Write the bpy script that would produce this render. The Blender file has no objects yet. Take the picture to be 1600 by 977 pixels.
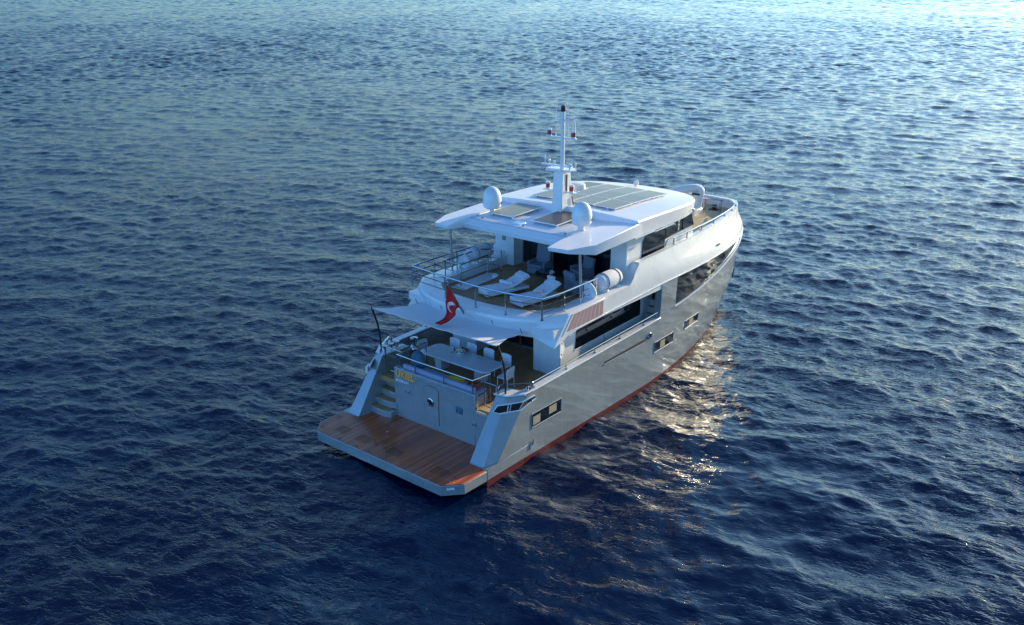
import bpy, bmesh, math, random
import numpy as np
from mathutils import Vector, Matrix

C = bpy.context.scene
R = math.radians
random.seed(4)

# ------------------------------------------------------------------ camera, sky, sun, exposure
cam_d = bpy.data.cameras.new('camera')
cam = bpy.data.objects.new('camera', cam_d)
C.collection.objects.link(cam)
C.camera = cam
cam_d.sensor_width = 36.0
cam_d.lens = 36.0 * 1404.0 / 1600.0
cam_d.clip_start = 0.5
cam_d.clip_end = 40000
CAM = Vector((-17.42, -19.95, 14.85))
yaw, pit = R(39.15), R(19.54)
fwd = Vector((math.cos(yaw) * math.cos(pit), math.sin(yaw) * math.cos(pit), -math.sin(pit)))
cam.location = CAM
cam.rotation_euler = fwd.to_track_quat('-Z', 'Y').to_euler()

SUN_AZ, SUN_EL = R(-11.0), R(14.0)          # measured from the boat's bow direction (+X) towards port (+Y)
sdir = Vector((math.cos(SUN_AZ) * math.cos(SUN_EL), math.sin(SUN_AZ) * math.cos(SUN_EL), math.sin(SUN_EL)))
W = bpy.data.worlds.new('World')
C.world = W
W.use_nodes = True
wn, wl = W.node_tree.nodes, W.node_tree.links
sky = wn.new('ShaderNodeTexSky')
sky.sky_type = 'NISHITA'
sky.sun_disc = False
sky.sun_elevation = SUN_EL
sky.sun_rotation = math.pi / 2 - SUN_AZ
sky.air_density = 1.0
sky.dust_density = 0.3
sky.ozone_density = 3.0
bg = wn['Background']
bg.inputs['Strength'].default_value = 0.15
tint = wn.new('ShaderNodeMix')
tint.data_type = 'RGBA'
tint.blend_type = 'MULTIPLY'
tint.inputs['Factor'].default_value = 1.0
tint.inputs['B'].default_value = (0.80, 0.965, 1.045, 1)      # cool colour grade over the whole sky
wl.new(sky.outputs[0], tint.inputs['A'])
# sky tint by direction: bright sunward, dim abeam, added blue fill aft for the stern
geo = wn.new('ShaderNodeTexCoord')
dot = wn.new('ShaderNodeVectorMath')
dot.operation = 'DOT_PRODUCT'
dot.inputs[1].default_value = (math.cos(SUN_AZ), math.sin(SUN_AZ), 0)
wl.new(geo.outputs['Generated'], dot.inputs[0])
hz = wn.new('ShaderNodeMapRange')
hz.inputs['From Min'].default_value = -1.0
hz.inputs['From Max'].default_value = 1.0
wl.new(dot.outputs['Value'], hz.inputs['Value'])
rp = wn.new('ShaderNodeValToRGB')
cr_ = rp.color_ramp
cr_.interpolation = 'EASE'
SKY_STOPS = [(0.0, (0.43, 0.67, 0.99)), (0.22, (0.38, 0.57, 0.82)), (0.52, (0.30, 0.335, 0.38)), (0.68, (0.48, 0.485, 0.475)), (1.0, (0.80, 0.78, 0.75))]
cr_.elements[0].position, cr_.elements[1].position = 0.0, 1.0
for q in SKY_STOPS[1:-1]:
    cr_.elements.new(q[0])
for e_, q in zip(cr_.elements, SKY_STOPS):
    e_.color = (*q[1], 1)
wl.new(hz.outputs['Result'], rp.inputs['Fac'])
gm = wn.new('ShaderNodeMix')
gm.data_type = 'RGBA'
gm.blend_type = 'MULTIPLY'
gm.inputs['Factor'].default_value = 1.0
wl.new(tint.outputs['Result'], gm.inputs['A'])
sxyz = wn.new('ShaderNodeSeparateXYZ')
wl.new(geo.outputs['Generated'], sxyz.inputs[0])
up1 = wn.new('ShaderNodeMapRange')
up1.interpolation_type = 'SMOOTHSTEP'
up1.inputs['From Min'].default_value = 0.35
up1.inputs['From Max'].default_value = 0.95
wl.new(sxyz.outputs['Z'], up1.inputs['Value'])
zen = wn.new('ShaderNodeMix')
zen.data_type = 'RGBA'
zen.inputs['B'].default_value = (0.50, 0.51, 0.53, 1)
wl.new(up1.outputs['Result'], zen.inputs['Factor'])
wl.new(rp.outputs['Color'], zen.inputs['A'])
low = wn.new('ShaderNodeMapRange')                 # sky just over the horizon dimmed to darken the far water
low.inputs['From Min'].default_value = 0.0
low.inputs['From Max'].default_value = 0.30
low.inputs['To Min'].default_value = 0.60
low.inputs['To Max'].default_value = 1.0
wl.new(sxyz.outputs['Z'], low.inputs['Value'])
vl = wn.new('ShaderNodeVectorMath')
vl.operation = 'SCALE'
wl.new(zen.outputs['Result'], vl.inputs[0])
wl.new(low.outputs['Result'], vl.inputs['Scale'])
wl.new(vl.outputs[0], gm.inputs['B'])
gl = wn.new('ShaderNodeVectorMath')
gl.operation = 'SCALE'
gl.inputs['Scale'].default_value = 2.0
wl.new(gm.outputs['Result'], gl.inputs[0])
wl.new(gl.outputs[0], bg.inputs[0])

sun_d = bpy.data.lights.new('sun', 'SUN')
sun_d.energy = 5.0
sun_d.angle = R(0.5)
sun_d.color = (1.0, 0.82, 0.52)
sun = bpy.data.objects.new('sun', sun_d)
C.collection.objects.link(sun)
sun.rotation_euler = sdir.to_track_quat('Z', 'Y').to_euler()
sun.location = (60, -10, 30)

C.view_settings.view_transform = 'Standard'
C.view_settings.look = 'None'
C.view_settings.gamma = 1.0
C.view_settings.use_curve_mapping = False
C.view_settings.exposure = 0.7
C.cycles.max_bounces = 8
C.cycles.glossy_bounces = 4
C.cycles.caustics_reflective = True
C.cycles.blur_glossy = 0.0
C.cycles.sample_clamp_indirect = 30.0
C.cycles.use_denoising = True

# ------------------------------------------------------------------ materials
MATS = {}


def mat(name, color, rough=0.5, metal=0.0, coat=0.0, coat_rough=0.05, spec=0.5, noise=0.0, nscale=3.0, trans=0.0, ior=None, sheen=0.0):
    if name in MATS:
        return MATS[name]
    m = bpy.data.materials.new(name)
    m.use_nodes = True
    nt = m.node_tree
    b = nt.nodes['Principled BSDF']
    b.inputs['Base Color'].default_value = (*color, 1)
    b.inputs['Roughness'].default_value = rough
    b.inputs['Metallic'].default_value = metal
    b.inputs['Coat Weight'].default_value = coat
    b.inputs['Coat Roughness'].default_value = coat_rough
    b.inputs['Specular IOR Level'].default_value = spec
    b.inputs['Transmission Weight'].default_value = trans
    b.inputs['Sheen Weight'].default_value = sheen
    if ior:
        b.inputs['IOR'].default_value = ior
    if noise:
        tc = nt.nodes.new('ShaderNodeTexCoord')
        nz = nt.nodes.new('ShaderNodeTexNoise')
        nz.inputs['Scale'].default_value = nscale
        nz.inputs['Detail'].default_value = 5
        nz.inputs['Roughness'].default_value = 0.65
        rmp = nt.nodes.new('ShaderNodeMapRange')
        rmp.inputs['From Min'].default_value = 0.3
        rmp.inputs['From Max'].default_value = 0.7
        rmp.inputs['To Min'].default_value = 1 - noise
        rmp.inputs['To Max'].default_value = 1 + noise * 0.6
        mx = nt.nodes.new('ShaderNodeMix')
        mx.data_type = 'RGBA'
        mx.blend_type = 'MULTIPLY'
        mx.inputs['Factor'].default_value = 1
        mx.inputs['A'].default_value = (*color, 1)
        nt.links.new(tc.outputs['Object'], nz.inputs['Vector'])
        nt.links.new(nz.outputs['Fac'], rmp.inputs['Value'])
        nt.links.new(rmp.outputs['Result'], mx.inputs['B'])
        nt.links.new(mx.outputs['Result'], b.inputs['Base Color'])
        r2 = nt.nodes.new('ShaderNodeMapRange')
        r2.inputs['To Min'].default_value = max(0.02, rough - 0.08)
        r2.inputs['To Max'].default_value = rough + 0.1
        nt.links.new(nz.outputs['Fac'], r2.inputs['Value'])
        nt.links.new(r2.outputs['Result'], b.inputs['Roughness'])
    MATS[name] = m
    return m


def plank_mat(name, c1, c2, seam, width, rough, axis='Y', coat=0.0, wet=0.0):
    """teak: planks along one axis with dark caulking, each plank its own tone, a little grain"""
    m = bpy.data.materials.new(name)
    m.use_nodes = True
    nt = m.node_tree
    N, L = nt.nodes.new, nt.links.new
    b = nt.nodes['Principled BSDF']
    tc = N('ShaderNodeTexCoord')
    sp = N('ShaderNodeSeparateXYZ')
    L(tc.outputs['Object'], sp.inputs[0])
    d = N('ShaderNodeMath'); d.operation = 'DIVIDE'
    L(sp.outputs[axis], d.inputs[0]); d.inputs[1].default_value = width
    fr = N('ShaderNodeMath'); fr.operation = 'FRACT'; L(d.outputs[0], fr.inputs[0])
    fl = N('ShaderNodeMath'); fl.operation = 'FLOOR'; L(d.outputs[0], fl.inputs[0])
    wnz = N('ShaderNodeTexWhiteNoise'); wnz.noise_dimensions = '1D'; L(fl.outputs[0], wnz.inputs['W'])
    mp = N('ShaderNodeMapping')
    mp.inputs['Scale'].default_value = (2, 26, 8) if axis == 'Y' else (26, 2, 8)
    L(tc.outputs['Object'], mp.inputs[0])
    nz = N('ShaderNodeTexNoise'); nz.inputs['Scale'].default_value = 1.0; nz.inputs['Detail'].default_value = 6
    L(mp.outputs[0], nz.inputs['Vector'])
    big = N('ShaderNodeTexNoise'); big.inputs['Scale'].default_value = 1.3; big.inputs['Detail'].default_value = 4
    L(tc.outputs['Object'], big.inputs['Vector'])
    a = N('ShaderNodeMath'); a.operation = 'MULTIPLY_ADD'; L(wnz.outputs['Value'], a.inputs[0]); a.inputs[1].default_value = 0.5
    L(nz.outputs['Fac'], a.inputs[2])
    a2 = N('ShaderNodeMath'); a2.operation = 'MULTIPLY_ADD'; L(big.outputs['Fac'], a2.inputs[0]); a2.inputs[1].default_value = 0.7; L(a.outputs[0], a2.inputs[2])
    mr = N('ShaderNodeMapRange'); L(a2.outputs[0], mr.inputs['Value'])
    mr.inputs['From Min'].default_value = 0.65; mr.inputs['From Max'].default_value = 1.55
    mx = N('ShaderNodeMix'); mx.data_type = 'RGBA'
    mx.inputs['A'].default_value = (*c1, 1); mx.inputs['B'].default_value = (*c2, 1)
    L(mr.outputs['Result'], mx.inputs['Factor'])
    gt = N('ShaderNodeMath'); gt.operation = 'LESS_THAN'; L(fr.outputs[0], gt.inputs[0]); gt.inputs[1].default_value = 0.09
    m2 = N('ShaderNodeMix'); m2.data_type = 'RGBA'; L(gt.outputs[0], m2.inputs['Factor'])
    L(mx.outputs['Result'], m2.inputs['A']); m2.inputs['B'].default_value = (*seam, 1)
    L(m2.outputs['Result'], b.inputs['Base Color'])
    r2 = N('ShaderNodeMapRange'); r2.inputs['To Min'].default_value = max(0.05, rough - 0.15); r2.inputs['To Max'].default_value = rough + 0.15
    L(big.outputs['Fac'], r2.inputs['Value']); L(r2.outputs['Result'], b.inputs['Roughness'])
    b.inputs['Coat Weight'].default_value = coat
    b.inputs['Coat Roughness'].default_value = 0.05
    MATS[name] = m
    return m


def hull_mat():
    """pale grey yacht paint under a mirror-like clear coat, faintly unfair panels, red antifouling below the boot line"""
    m = bpy.data.materials.new('hull_paint')
    m.use_nodes = True
    nt = m.node_tree
    N, L = nt.nodes.new, nt.links.new
    b = nt.nodes['Principled BSDF']
    tc = N('ShaderNodeTexCoord')
    mp = N('ShaderNodeMapping'); mp.inputs['Scale'].default_value = (0.7, 0.7, 1.5); L(tc.outputs['Object'], mp.inputs[0])
    nz = N('ShaderNodeTexNoise'); nz.inputs['Scale'].default_value = 1.4; nz.inputs['Detail'].default_value = 6; L(mp.outputs[0], nz.inputs['Vector'])
    mx = N('ShaderNodeMix'); mx.data_type = 'RGBA'
    mx.inputs['A'].default_value = (0.205, 0.22, 0.22, 1); mx.inputs['B'].default_value = (0.285, 0.295, 0.28, 1)
    mp2 = N('ShaderNodeMapping'); mp2.inputs['Scale'].default_value = (5.0, 5.0, 0.35); L(tc.outputs['Object'], mp2.inputs[0])
    nz2 = N('ShaderNodeTexNoise'); nz2.inputs['Scale'].default_value = 1.0; nz2.inputs['Detail'].default_value = 5; nz2.inputs['Roughness'].default_value = 0.7; L(mp2.outputs[0], nz2.inputs['Vector'])
    av = N('ShaderNodeMath'); av.operation = 'ADD'; L(nz.outputs['Fac'], av.inputs[0]); L(nz2.outputs['Fac'], av.inputs[1])
    mrr = N('ShaderNodeMapRange'); mrr.inputs['From Min'].default_value = 0.6; mrr.inputs['From Max'].default_value = 1.4; L(av.outputs[0], mrr.inputs['Value'])
    L(mrr.outputs['Result'], mx.inputs['Factor'])
    L(mx.outputs['Result'], b.inputs['Base Color'])
    b.inputs['Roughness'].default_value = 0.35
    b.inputs['Metallic'].default_value = 0.0
    b.inputs['Coat Weight'].default_value = 1.0
    b.inputs['Coat Roughness'].default_value = 0.03
    b.inputs['Coat IOR'].default_value = 2.0
    n2 = N('ShaderNodeTexNoise'); n2.inputs['Scale'].default_value = 0.9; n2.inputs['Detail'].default_value = 2; L(tc.outputs['Object'], n2.inputs['Vector'])
    bp = N('ShaderNodeBump'); bp.inputs['Strength'].default_value = 0.1; bp.inputs['Distance'].default_value = 0.02
    L(n2.outputs['Fac'], bp.inputs['Height'])
    L(bp.outputs[0], b.inputs['Coat Normal'])
    MATS['hull'] = m
    return m


HULL = hull_mat()
RED = mat('antifouling_red', (0.13, 0.010, 0.010), 0.45, noise=0.35, nscale=4)
WHITE = mat('white_gelcoat', (0.71, 0.71, 0.70), 0.28, coat=0.7, coat_rough=0.06, noise=0.05, nscale=1.5)
ROOFW = mat('white_roof_paint', (0.76, 0.76, 0.77), 0.4, coat=0.3, coat_rough=0.1, noise=0.06, nscale=1.2)
OFFW = mat('warm_white_panel', (0.62, 0.60, 0.57), 0.45, noise=0.06)
GREYP = mat('grey_liner_paint', (0.25, 0.28, 0.31), 0.4, coat=0.4, noise=0.08)
GLASS = mat('dark_tinted_glass', (0.008, 0.009, 0.011), 0.05, spec=0.7, ior=1.55)
STEEL = mat('polished_stainless', (0.42, 0.42, 0.43), 0.10, metal=1.0)
BLACK = mat('black_rubber', (0.012, 0.012, 0.013), 0.55, noise=0.2)
DARK = mat('dark_gap', (0.006, 0.006, 0.007), 0.8, noise=0.1)
FABW = mat('white_canvas', (0.66, 0.66, 0.68), 0.85, noise=0.08, nscale=9, sheen=0.2)
AWN = mat('awning_canvas', (0.78, 0.78, 0.79), 0.75, noise=0.07, nscale=2.5)
_t = AWN.node_tree.nodes.new('ShaderNodeBsdfTranslucent')
_t.inputs[0].default_value = (0.62, 0.64, 0.68, 1)
_m = AWN.node_tree.nodes.new('ShaderNodeMixShader')
_m.inputs[0].default_value = 0.18
AWN.node_tree.links.new(AWN.node_tree.nodes['Principled BSDF'].outputs[0], _m.inputs[1])
AWN.node_tree.links.new(_t.outputs[0], _m.inputs[2])
AWN.node_tree.links.new(_m.outputs[0], AWN.node_tree.nodes['Material Output'].inputs[0])
FABG = mat('grey_weave', (0.16, 0.18, 0.22), 0.9, noise=0.15, nscale=14)
FABB = mat('blue_grey_cushion', (0.30, 0.31, 0.42), 0.9, noise=0.12, nscale=8)
REDF = mat('red_flag_cloth', (0.55, 0.012, 0.018), 0.75, noise=0.12, nscale=5)
WHITEF = mat('white_flag_mark', (0.8, 0.8, 0.8), 0.8, noise=0.05)
SOLAR = mat('solar_cells', (0.25, 0.27, 0.22), 0.5, spec=0.4, coat=0.25, coat_rough=0.2, noise=0.15, nscale=5)
SOLARB = mat('brown_solar_cells', (0.07, 0.052, 0.034), 0.4, spec=0.3, coat=0.25, coat_rough=0.1, noise=0.15, nscale=5)
ALU = mat('satin_aluminium', (0.55, 0.55, 0.55), 0.35, metal=1.0)
LAMPR = mat('red_lamp_lens', (0.42, 0.012, 0.012), 0.18, coat=0.8)
GOLD = mat('gold_letter', (1.0, 0.43, 0.07), 0.35, coat=0.6)
TABLE = mat('white_table_top', (0.62, 0.66, 0.70), 0.18, coat=0.6, noise=0.05, nscale=2)
VENTR = mat('red_brown_vent_slot', (0.22, 0.035, 0.045), 0.8, noise=0.2)  # reddish colour of the grille slots
TEAKW = plank_mat('wet_varnished_teak', (0.20, 0.030, 0.005), (0.62, 0.135, 0.024), (0.012, 0.005, 0.003), 0.115, 0.42, 'Y', coat=0.34)
TEAK = plank_mat('teak_deck', (0.29, 0.15, 0.06), (0.48, 0.27, 0.11), (0.02, 0.015, 0.01), 0.075, 0.6, 'Y')
TEAKL = plank_mat('sunlit_teak_deck', (0.46, 0.34, 0.17), (0.62, 0.48, 0.26), (0.05, 0.035, 0.02), 0.085, 0.6, 'Y')  # teak with the low sun's brightness put into its colour
LEAF = mat('bouquet_leaf', (0.035, 0.07, 0.02), 0.6, noise=0.3)
PETAL = mat('cream_petal', (0.72, 0.64, 0.52), 0.7, noise=0.15)
YEL = mat('yellow_cushion_cloth', (0.62, 0.42, 0.03), 0.85, noise=0.15)
REDB = mat('red_brown_wicker', (0.28, 0.06, 0.03), 0.7, noise=0.3, nscale=20)
BLUEB = mat('teal_blue_cover', (0.05, 0.14, 0.19), 0.7, noise=0.25, nscale=6)
INTER = mat('dim_saloon_interior', (0.05, 0.045, 0.04), 0.8, noise=0.3)
CURT = mat('beige_curtain', (0.32, 0.27, 0.19), 0.9, noise=0.15)


# ------------------------------------------------------------------ mesh helpers
class MB:
    def __init__(s):
        s.v, s.f, s.m = [], [], []
        s.cur = 0

    def add(s, vs, fs):
        o = len(s.v)
        s.v += [tuple(v) for v in vs]
        for f in fs:
            s.f.append(tuple(i + o for i in f))
            s.m.append(s.cur)
        return s

    def box(s, x0, x1, y0, y1, z0, z1, mtx=None):
        vs = [Vector(p) for p in ((x0, y0, z0), (x1, y0, z0), (x1, y1, z0), (x0, y1, z0), (x0, y0, z1), (x1, y0, z1), (x1, y1, z1), (x0, y1, z1))]
        if mtx:
            vs = [mtx @ v for v in vs]
        return s.add(vs, [(3, 2, 1, 0), (4, 5, 6, 7), (0, 1, 5, 4), (1, 2, 6, 5), (2, 3, 7, 6), (3, 0, 4, 7)])

    def prism(s, poly, z0, z1):
        """poly: list of (x,y); z0/z1 numbers or per-vertex lists"""
        n = len(poly)
        a = z0 if hasattr(z0, '__len__') else [z0] * n
        b = z1 if hasattr(z1, '__len__') else [z1] * n
        vs = [(p[0], p[1], a[i]) for i, p in enumerate(poly)] + [(p[0], p[1], b[i]) for i, p in enumerate(poly)]
        fs = [tuple(range(n - 1, -1, -1)), tuple(range(n, 2 * n))] + [(i, (i + 1) % n, (i + 1) % n + n, i + n) for i in range(n)]
        return s.add(vs, fs)

    def slab(s, pts, off):
        """planar polygon in 3-D thickened by the vector off"""
        n = len(pts)
        pts = [Vector(p) for p in pts]
        off = Vector(off)
        vs = pts + [p + off for p in pts]
        fs = [tuple(range(n - 1, -1, -1)), tuple(range(n, 2 * n))] + [(i, (i + 1) % n, (i + 1) % n + n, i + n) for i in range(n)]
        return s.add(vs, fs)

    def tube(s, pts, r, n=8, closed=False, cap=True):
        pts = [Vector(p) for p in pts]
        k = len(pts)
        rs = r if hasattr(r, '__len__') else [r] * k
        rings = []
        prev = None
        for i, p in enumerate(pts):
            if closed:
                t = (pts[(i + 1) % k] - pts[i - 1]).normalized()
            elif i == 0:
                t = (pts[1] - p).normalized()
            elif i == k - 1:
                t = (p - pts[i - 1]).normalized()
            else:
                t = ((pts[i + 1] - p).normalized() + (p - pts[i - 1]).normalized())
                t = t.normalized() if t.length > 1e-6 else (pts[i + 1] - p).normalized()
            ref = prev if prev is not None else (Vector((0, 0, 1)) if abs(t.z) < 0.9 else Vector((1, 0, 0)))
            u = (ref - t * ref.dot(t))
            if u.length < 1e-6:
                u = Vector((1, 0, 0)) - t * t.x
            u.normalize()
            prev = u
            w = t.cross(u)
            rings.append([p + (u * math.cos(2 * math.pi * j / n) + w * math.sin(2 * math.pi * j / n)) * rs[i] for j in range(n)])
        vs = [v for ring in rings for v in ring]
        fs = []
        for i in range(k if closed else k - 1):
            for j in range(n):
                a, b2 = i * n + j, i * n + (j + 1) % n
                c, d = ((i + 1) % k) * n + (j + 1) % n, ((i + 1) % k) * n + j
                fs.append((a, b2, c, d))
        if cap and not closed:
            fs += [tuple(range(n - 1, -1, -1)), tuple(range((k - 1) * n, k * n))]
        return s.add(vs, fs)

    def lathe(s, prof, n=20, mtx=None):
        """prof: list of (radius, z), about the z axis"""
        mtx = mtx or Matrix.Identity(4)
        vs, fs = [], []
        for r, z in prof:
            for j in range(n):
                a = 2 * math.pi * j / n
                vs.append(mtx @ Vector((r * math.cos(a), r * math.sin(a), z)))
        for i in range(len(prof) - 1):
            for j in range(n):
                fs.append((i * n + j, i * n + (j + 1) % n, (i + 1) * n + (j + 1) % n, (i + 1) * n + j))
        fs += [tuple(range(n - 1, -1, -1)), tuple(range((len(prof) - 1) * n, len(prof) * n))]
        return s.add(vs, fs)

    def grid(s, rows, thick=None):
        """rows of equal length lists of points -> sheet; thick (vector) gives a second side"""
        nr, nc = len(rows), len(rows[0])
        vs = [Vector(p) for r in rows for p in r]
        fs = [(i * nc + j, i * nc + j + 1, (i + 1) * nc + j + 1, (i + 1) * nc + j) for i in range(nr - 1) for j in range(nc - 1)]
        if thick is not None:
            t = Vector(thick)
            o = len(vs)
            vs = vs + [v + t for v in vs]
            fs2 = [tuple(i + o for i in reversed(f)) for f in fs]
            rim = [j for j in range(nc)] + [i * nc + nc - 1 for i in range(1, nr)] + [(nr - 1) * nc + j for j in range(nc - 2, -1, -1)] + [i * nc for i in range(nr - 2, 0, -1)]
            fs3 = [(rim[(q + 1) % len(rim)], rim[q], rim[q] + o, rim[(q + 1) % len(rim)] + o) for q in range(len(rim))]
            fs = fs + fs2 + fs3
        return s.add(vs, fs)

    def build(s, name, m, parent=None, bevel=0.0, smooth=True, angle=35, seg=2):
        me = bpy.data.meshes.new(name)
        me.from_pydata(s.v, [], s.f)
        ms = m if isinstance(m, (list, tuple)) else [m]
        for q in ms:
            me.materials.append(q)
        if len(ms) > 1:
            me.polygons.foreach_set('material_index', s.m)
        bm = bmesh.new()
        bm.from_mesh(me)
        bmesh.ops.recalc_face_normals(bm, faces=bm.faces)
        bm.to_mesh(me)
        bm.free()
        if smooth:
            me.shade_smooth()
            me.set_sharp_from_angle(angle=R(angle))
        o = bpy.data.objects.new(name, me)
        C.collection.objects.link(o)
        if parent:
            o.parent = parent
        if bevel:
            md = o.modifiers.new('bevel', 'BEVEL')
            md.width = bevel
            md.segments = seg
            md.limit_method = 'ANGLE'
            md.angle_limit = R(30)
            md.harden_normals = False
        return o


def empty(name, loc=(0, 0, 0), rz=0.0):
    o = bpy.data.objects.new(name, None)
    C.collection.objects.link(o)
    o.location = loc
    o.rotation_euler = (0, 0, rz)
    o.empty_display_size = 0.3
    return o


def tag(o, label, cat, group=None):
    o['label'] = label
    o['category'] = cat
    if group:
        o['group'] = group
    return o


def copy_tree(o, parent=None):
    c = o.copy()
    C.collection.objects.link(c)
    if parent:
        c.parent = parent
    for ch in list(o.children):
        copy_tree(ch, c)
    return c


def smooth_path(pts, sub=5):
    """Catmull-Rom through the points"""
    pts = [Vector(p) for p in pts]
    out = []
    for i in range(len(pts) - 1):
        p0 = pts[i - 1] if i else pts[0] * 2 - pts[1]
        p1, p2 = pts[i], pts[i + 1]
        p3 = pts[i + 2] if i + 2 < len(pts) else p2 * 2 - p1
        for k in range(sub):
            t = k / sub
            out.append(0.5 * ((2 * p1) + (p2 - p0) * t + (2 * p0 - 5 * p1 + 4 * p2 - p3) * t * t + (3 * p1 - p0 - 3 * p2 + p3) * t ** 3))
    out.append(pts[-1])
    return out


def text(name, body, size, m, parent, origin, right, up, depth=0.012, bold=0.0, shear=0.0):
    cu = bpy.data.curves.new(name, 'FONT')
    cu.body = body
    cu.size = size
    cu.extrude = depth
    cu.offset = bold
    cu.shear = shear
    cu.align_x = 'CENTER'
    cu.align_y = 'CENTER'
    t = bpy.data.objects.new(name, cu)
    C.collection.objects.link(t)
    dg = bpy.context.evaluated_depsgraph_get()
    me = bpy.data.meshes.new_from_object(t.evaluated_get(dg))
    bpy.data.objects.remove(t)
    r_, u_ = Vector(right).normalized(), Vector(up).normalized()
    n_ = r_.cross(u_)
    M4 = Matrix((r_, u_, n_)).transposed().to_4x4()
    M4.translation = Vector(origin)
    me.transform(M4)
    me.materials.clear()
    me.materials.append(m)
    o = bpy.data.objects.new(name, me)
    C.collection.objects.link(o)
    if parent:
        o.parent = parent
    return o


# ------------------------------------------------------------------ the sea
def build_sea():
    cx, cy = CAM.x, CAM.y
    th0, th1 = yaw - R(68), yaw + R(68)
    nth = 1160
    th = np.linspace(th0, th1, nth)
    rr = [7.0]
    while rr[-1] < RMAX:
        rr.append(rr[-1] * (1 + (0.0030 if rr[-1] > 24 else 0.006)))
    rr = np.array(rr)
    Rg, Tg = np.meshgrid(rr, th, indexing='ij')
    X = cx + Rg * np.cos(Tg)
    Y = cy + Rg * np.sin(Tg)
    cell = np.maximum(Rg * 0.0030, Rg * (th[1] - th[0]))
    rng = np.random.default_rng(11)
    Z = np.zeros_like(X)
    DX = np.zeros_like(X)
    DY = np.zeros_like(X)
    wind = R(WIND_DEG)
    crow = cell[:, 0]
    lee = 1 - 0.35 * np.exp(-(((X - 4) / 8) ** 2 + ((Y + 8.5) / 5.5) ** 2))      # calmer water under the lee of the hull

    def wave(lam, ang, ph, amp, w, chop):
        act = np.nonzero(w > 0.004)[0]
        if len(act) == 0:
            return
        r0, r1 = act[0], act[-1] + 1
        k = 2 * np.pi / lam
        ca, sa = math.cos(ang), math.sin(ang)
        p = k * (X[r0:r1] * ca + Y[r0:r1] * sa) + ph
        aw = (w[r0:r1] * amp)[:, None]
        if lam < 1.3:
            aw = aw * lee[r0:r1]
        Z[r0:r1] += aw * np.sin(p)
        if chop:
            c = aw * np.cos(p)
            DX[r0:r1] += c * ca
            DY[r0:r1] += c * sa

    nw = 360
    lam = np.exp(rng.uniform(np.log(0.24), np.log(6.5), nw))
    ang = wind + np.clip(rng.normal(0, 1, nw), -2.2, 2.2) * np.where(lam > 2.5, R(34), R(46))
    ph = rng.uniform(0, 2 * np.pi, nw)
    slope = 0.0140 * np.interp(lam, [0.24, 0.5, 1.1, 1.8, 3.0, 5.0, 6.5], [0.8, 1.0, 0.95, 0.78, 0.62, 0.50, 0.40]) * SEA_SLOPE
    for i in range(nw):
        w = np.clip((lam[i] / crow - 2.0) / 1.4, 0, 1)
        wave(lam[i], ang[i], ph[i], slope[i] * lam[i] / (2 * np.pi), w, True)
    # farther out only longer waves can be resolved; they keep the surface as steep as it is close by
    nl = 170
    lam2 = np.exp(rng.uniform(np.log(1.2), np.log(110.0), nl))
    ang2 = wind + np.clip(rng.normal(0, 1, nl), -2, 2) * R(44)
    ph2 = rng.uniform(0, 2 * np.pi, nl)
    on = np.clip((rr - 60) / 160, 0, 1)
    for i in range(nl):
        q = lam2[i] / crow
        w = on * (1 - 0.38 * np.clip((rr - 250) / 800, 0, 1)) * np.clip((q - 2.0) / 1.0, 0, 1) * np.clip((9 - q) / 4, 0, 1)
        wave(lam2[i], ang2[i], ph2[i], FAR_SLOPE * lam2[i] / (2 * np.pi), w, False)
    # gusts: patches a little rougher and smoother
    g = 1 + 0.22 * np.sin(X * 0.11 + Y * 0.07 + 1.0) * np.sin(Y * 0.13 - X * 0.05) + 0.15 * np.sin(X * 0.031 - Y * 0.043)
    edge = np.clip((RMAX - Rg) / 400, 0, 1)
    Z *= g * edge
    X2 = X + DX * 1.15 * edge
    Y2 = Y + DY * 1.15 * edge
    nr = len(rr)
    P = np.stack([X2, Y2, Z], -1).reshape(-1, 3)
    idx = np.arange(nr * nth).reshape(nr, nth)
    q = np.stack([idx[:-1, :-1], idx[1:, :-1], idx[1:, 1:], idx[:-1, 1:]], -1).reshape(-1, 4)
    verts = [P]
    faces = [q]
    base = nr * nth
    # far ring out past the horizon and the flat remainder round and behind the viewpoint
    far = np.array([rr[-1], 5000.0, 7000, 16000, 30000])
    nf = 72
    tf = np.linspace(th0, th1, nf)
    FR, FT = np.meshgrid(far, tf, indexing='ij')
    F = np.stack([cx + FR * np.cos(FT), cy + FR * np.sin(FT), np.zeros_like(FR)], -1).reshape(-1, 3)
    fi = base + np.arange(len(far) * nf).reshape(len(far), nf)
    faces.append(np.stack([fi[:-1, :-1], fi[1:, :-1], fi[1:, 1:], fi[:-1, 1:]], -1).reshape(-1, 4))
    verts.append(F)
    base += len(F)
    bk = np.array([7.0, 30, 120, 620, 3000, 30000])
    tb = np.linspace(th1, th0 + 2 * np.pi, 60)
    BR, BT = np.meshgrid(bk, tb, indexing='ij')
    B = np.stack([cx + BR * np.cos(BT), cy + BR * np.sin(BT), np.zeros_like(BR)], -1).reshape(-1, 3)
    bi = base + np.arange(len(bk) * 60).reshape(len(bk), 60)
    faces.append(np.stack([bi[:-1, :-1], bi[1:, :-1], bi[1:, 1:], bi[:-1, 1:]], -1).reshape(-1, 4))
    verts.append(B)
    base += len(B)
    tc = np.linspace(0, 2 * np.pi, 48, endpoint=False)
    Cc = np.stack([cx + 7.05 * np.cos(tc), cy + 7.05 * np.sin(tc), np.full(48, -0.02)], -1)
    verts.append(Cc)
    V = np.concatenate(verts)
    Q = np.concatenate(faces)
    me = bpy.data.meshes.new('sea')
    nq = len(Q)
    me.vertices.add(len(V))
    me.vertices.foreach_set('co', V.astype(np.float32).ravel())
    me.loops.add(nq * 4 + 48)
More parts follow.
